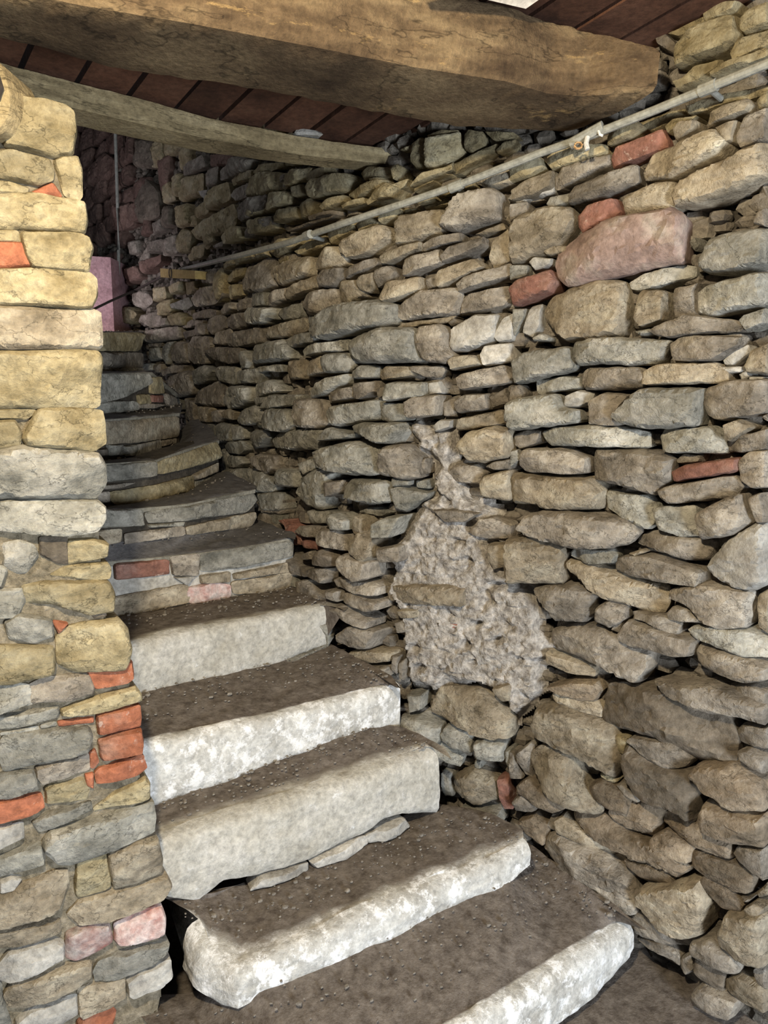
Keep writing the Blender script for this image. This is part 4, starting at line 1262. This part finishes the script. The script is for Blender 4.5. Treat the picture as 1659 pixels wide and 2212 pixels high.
# ------------------------------------------------------------ ceiling boards
ZC = .875
box_f = [(0,1,2,3), (4,7,6,5), (0,4,5,1), (1,5,6,2), (2,6,7,3), (3,7,4,0)]
pd = Vector((math.sin(math.radians(-36)), math.cos(math.radians(-36)), 0)); pw = Vector((pd.y, -pd.x, 0))
ceil_b = structure(mesh_obj('ceiling', [Vector(p) for p in ((-3.2,-.3,EYE+2.32), (2.4,-.3,EYE+2.32), (2.4,6.8,EYE+2.32), (-3.2,6.8,EYE+2.32), (-3.2,-.3,EYE+2.4), (2.4,-.3,EYE+2.4), (2.4,6.8,EYE+2.4), (-3.2,6.8,EYE+2.4))], box_f, M['board']))
LA = at_z(25, 240, .72); LB = at_z(740, 352, .72)
s0 = at_z(186, 135, .82); base_k = s0.dot(pw)
for k in range(-10, 16):
    a = base_k+k*.135+.004; b = a+.121; zz = EYE+ZC+rng.uniform(0, .008)
    V = []
    for w_, far_ in ((a, 0), (b, 0), (b, 1), (a, 1)):
        o = pw*w_; e = LB-LA; den = pd.x*e.y-pd.y*e.x
        lint = ((LA.x-o.x)*e.y-(LA.y-o.y)*e.x)/den          # boards end on the lintel and fall slightly towards it
        l_ = lint+.03+rng.uniform(-.008, .008) if far_ else lint-2.6
        p = pw*w_+pd*l_; V.append(Vector((p.x, p.y, zz-ZC+.787+.105*(lint-l_))))
    V += [v+Vector((0, 0, .045)) for v in V]
    mesh_obj('board', V, box_f, M['board'], ceil_b)

# ------------------------------------------------------------ timbers
def loft(name, stations, m, parent=None, nper=None, amp=.006, sub=10, origin=None, seed=1, closed_round=.0):
    """stations: list of 4-corner sections (near-low, far-low, far-high, near-high)"""
    secs = []
    for a, b in zip(stations, stations[1:]):
        for k in range(sub):
            f = k/sub; secs.append([p+(q-p)*f for p, q in zip(a, b)])
    secs.append(list(stations[-1]))
    V = []; F = []; E = 6; R = 4*E
    for si, s in enumerate(secs):
        c = sum(s, Vector((0, 0, 0)))/4
        for i in range(4):
            a, b = s[i], s[(i+1) % 4]
            for k in range(E):
                p = a+(b-a)*(k/E)
                if k == 0: p = p+(c-p)*closed_round
                p = p+(p-c).normalized()*(amp*(nz(p.x*.5, p.y*.5, p.z+seed, 9)+.5*nz(p.x, p.y, p.z+seed, 26)+.3*nz(p.x, p.y, p.z, 70)))
                V.append(p)
    for i in range(len(secs)-1):
        for k in range(R): F.append((i*R+k, i*R+(k+1) % R, (i+1)*R+(k+1) % R, (i+1)*R+k))
    F += [tuple(range(R)), tuple((len(secs)-1)*R+k for k in range(R))]
    if origin is None: origin = V[0]
    return mesh_obj(name, V, F, m, parent, Vector(origin), sharp=40)
up = Vector((0, 0, 1)); ZB = .70
near = [(-150,-50), (20,-14), (165,13), (400,52), (700,108), (900,148), (1106,180), (1190,205), (1266,210), (1340,203), (1419,198)]
far = [(-250,25), (-100,68), (0,90), (190,140), (400,178), (700,228), (900,262), (1000,279), (1080,287), (1160,290), (1232,289)]
hh = [.172]*6+[.172,.168,.155,.125,.098]
hf = [.172]*6+[.172,.172,.17,.165,.15]
st = []
for (a, b, h, h2) in zip(near, far, hh, hf):
    p = at_z(*a, ZB); q = at_z(*b, ZB)
    st.append([p, q, q+up*h2, p+up*h])
e = (st[-1][0]-st[-2][0])
beam = thing('ceiling_beam', 'huge rough-hewn timber beam crossing under the ceiling, dusty yellow front', 'beam', tuple((st[0][0]+st[-1][1])/2))
loft('timber', st, M['wood'], beam, amp=.010, seed=3, closed_round=.07)
lt = [(-60,112), (25,139), (165,171), (321,211), (477,253), (633,291), (760,310), (886,325)]
lb = [(-60,183), (25,207), (150,232), (300,267), (450,300), (633,333), (760,347), (886,360)]
lr = [(-60,215), (25,240), (150,270), (300,300), (450,332), (600,352), (740,352), (880,350)]
st = []
for a, b, c in zip(lt, lb, lr):
    p = at_z(*b, .72); d = Vector((p.x, p.y)); q = at_z(c[0], c[1], .72)
    if a[0] > 700: q = p+Vector((-.02, .10, 0))
    y = p.y; t = at_y(a[0], a[1], y); t = Vector((p.x, p.y, t.z))
    st.append([p, q, Vector((q.x, q.y, t.z)), t])
lin = thing('wooden_lintel', 'slim bowed grey-brown timber lintel from the pier to the wall', 'beam', tuple((st[0][0]+st[-1][1])/2))
loft('timber', st, M['wood2'], lin, amp=.004, seed=9, closed_round=.04)
# stone chip lying on the lintel
p = at_z(635, 290, .785); q = at_z(698, 292, .785)
V, F = blob((p+q)/2+up*.002, (q-p).length*.5, .022, .009, Vector((q.x-p.x, q.y-p.y)).normalized(), 5)
tag(mesh_obj('stone_chip', V, F, M['w'], None, (p+q)/2), 'small whitish flat stone lying on top of the timber lintel', 'stone')
# planed board showing at the top edge
a, b, c, d = at_z(1136, 19, .79), at_z(1205, -30, .79), at_z(1130, -55, .79), at_z(1052, 0, .79)
fx = (d-a); fb = (b-a)
V = [a, a+fb*1.6, a+fb*1.6+fx*2.2, a+fx*2.2]; V += [v+up*.022 for v in V]
# hangs on the beam's front, in front of the timber
near_y = at_z(1106, 180, ZB).y-.035
a = at_y(1136, 19, near_y); b = at_y(1160, 2, near_y-.02); d = at_y(1050, -1, near_y-.06)
e1 = (d-a); e2 = Vector((.11, -.02, .065))
V = [a, a+e2*1.6, a+e2*1.6+e1*2.5, a+e1*2.5]; V += [v+Vector((-.004, .012, .012)) for v in V]
tag(mesh_obj('planed_board', V, box_f, M['white_wood'], None, a), 'pale planed board whose corner shows in front of the big beam', 'board')
# round pole end beside the pier
pc = at_y(-22, 205, 1.50)
V = []; F = []; K = 20
for r_, z_ in ((.0, .0), (.018, 0), (.036, .004), (.040, .014), (.040, .12), (.0, .12)):
    for k in range(K):
        a_ = 2*math.pi*k/K; s_ = 1+.10*nz(math.cos(a_), math.sin(a_), 4, 1.5)
        V.append(Vector((pc.x+r_*s_*math.cos(a_), pc.y+.0+z_, pc.z+r_*s_*1.6*math.sin(a_))))
for i in range(5):
    for k in range(K): F.append((i*K+k, i*K+(k+1) % K, (i+1)*K+(k+1) % K, (i+1)*K+k))
pole = thing('joist_end', 'round pale sawn pole end at the left edge beside the lintel', 'beam', tuple(pc))
mesh_obj('log', V, F, M['wood2'], pole, pc)
V, F = blob(pc+Vector((.004, -.004, .010)), .024, .010, .030, Vector((1, 0)), 2)
h_ = mesh_obj('heart_crack', V, F, M['black'], pole, pc); h_['label'] = 'dark rotten heart of the pole end'

# ------------------------------------------------------------ conduits and fittings
def tube(name, pts, r, m, parent=None, K=10, origin=None):
    V = []; F = []
    for i, p in enumerate(pts):
        t = (pts[min(i+1, len(pts)-1)]-pts[max(i-1, 0)]).normalized()
        a_ = t.cross(Vector((0, 0, 1)));
        if a_.length < .1: a_ = t.cross(Vector((1, 0, 0)))
        a_.normalize(); b_ = t.cross(a_)
        for k in range(K):
            th = 2*math.pi*k/K; V.append(p+a_*math.cos(th)*r+b_*math.sin(th)*r)
    for i in range(len(pts)-1):
        for k in range(K): F.append((i*K+k, i*K+(k+1) % K, (i+1)*K+(k+1) % K, (i+1)*K+k))
    F += [tuple(range(K)), tuple((len(pts)-1)*K+k for k in range(K))]
    return mesh_obj(name, V, F, m, parent, origin if origin is not None else pts[0])
def on_wall(u, v, h):           # a point h in front of the wall face, still on the line of sight
    q, z = WALL.hit(u, v); p = WALL.pt(q, z, 0); n = WALL.nrm(q)
    d = Vector((p.x, p.y, p.z-EYE)); k = h/abs(d.x*n.x+d.y*n.y)
    return Vector((0, 0, EYE))+d*(1-k)
CH = .072
cpts = [on_wall(u, v, CH if u > 700 else .06) for u, v in ((1760,93), (1659,137), (1530,190), (1419,236), (1280,291), (1160,333), (1000,396), (870,440), (740,483), (620,525), (500,556), (395,582))]
dense = []
for a, b in zip(cpts, cpts[1:]):
    for k in range(6): dense.append(a+(b-a)*k/6)
dense.append(cpts[-1])
cd = thing('conduit_pipe', 'long grey plastic conduit pipe running slanting along the stone wall', 'pipe', tuple(cpts[0]))
tube('pipe', dense, .0105, M['pipe'], cd)
for (u, v) in ((1530,190), (985,402), (665,508)):
    p = on_wall(u, v, CH if u > 700 else .06); d = (on_wall(u-30, v+12, CH if u > 700 else .06)-p).normalized()
    tube('clip', [p-d*.02, p+d*.02], .0145, M['pipe'], cd)
    n = WALL.nrm(WALL.hit(u, v)[0]); tube('clip_stem', [p, p-Vector((n.x, n.y, 0))*.06+up*-.01], .007, M['pipe'], cd)
# cable junction hanging under the conduit
p = on_wall(1268, 296, .085)
jn = thing('cable_junction', 'torn white cable fitting with copper wire under the conduit by the beam', 'fitting', tuple(p))
tube('coupling', [p+Vector((-.035, .03, -.008)), p+Vector((.035, -.02, .02))], .014, M['pipe'], jn)
tube('white_tape', [p+Vector((.0, -.005, -.002)), p+Vector((-.004, -.01, -.018)), p+Vector((-.001, -.012, -.034))], .0065, M['white'], jn)
tube('white_tape', [p+Vector((.022, -.02, .012)), p+Vector((.026, -.025, -.002)), p+Vector((.033, -.028, -.006))], .0035, M['white'], jn)
cw = []
for k in range(30):
    a_ = k*.8; cw.append(p+Vector((-.024+.010*math.cos(a_), -.01+.004*math.sin(a_*1.7), -.024+.008*math.sin(a_))))
tube('copper_coil', cw, .0022, M['copper'], jn, K=5)
# dark cable from the pine block down to the left
c2 = [on_wall(u, v, .05) for u, v in ((352,597), (320,613), (290,628), (262,640), (235,652))][:2]+[at_y(u, v, y_) for u, v, y_ in ((290,628,4.9), (262,640,4.75), (235,652,4.6), (198,670,4.4))]
tag(tube('thin_cable', c2, .007, M['black'], None, origin=c2[0]), 'thin dark cable running from the pine block down to the pier', 'cable')
vp = [on_wall(u, v, .045) for u, v in ((249,285), (252,380), (254,450), (256,540), (257,628))]
tag(tube('upright_pipe', vp, .010, M['pipe'], None, origin=vp[0]), 'thin upright grey pipe on the dark wall at the stair head', 'pipe')
a, b = on_wall(354, 590, .06), on_wall(430, 592, .06)
dv = (b-a); n = WALL.nrm(WALL.hit(390, 590)[0]); n3 = Vector((n.x, n.y, 0)); hgt = .024
V = [a-up*hgt, b-up*hgt, b+up*hgt*.6, a+up*hgt]
V = [v+n3*.02 for v in V]+[v-n3*.04 for v in V]
blk = thing('pine_block', 'small yellowish pine block fixed to the wall where the conduit ends', 'block', tuple(a))
mesh_obj('wood', V, box_f, M['yellow_wood'], blk)
c = a+dv*.35+n3*.026; ring = [c+dv.normalized()*.028*math.cos(k*.52)+up*.026*math.sin(k*.52) for k in range(13)]
tube('wire_ring', ring, .003, M['black'], blk, K=5)

# ------------------------------------------------------------ pink plastered reveal at the stair head
y = 5.0
V = [at_y(150, 600, y), at_y(243, 556, y), at_y(243, 730, y), at_y(150, 730, y)]
top = at_y(243, 556, y).z; bot = at_y(243, 740, y).z; x1 = at_y(243, 640, y).x
V = [Vector((x1-.6, y-.25, bot)), Vector((x1, y, bot)), Vector((x1, y+.35, bot)), Vector((x1-.6, y+.1, bot))]
V += [Vector((v.x, v.y, top)) for v in V]
structure(mesh_obj('trim_1', V, box_f, M['plaster']))
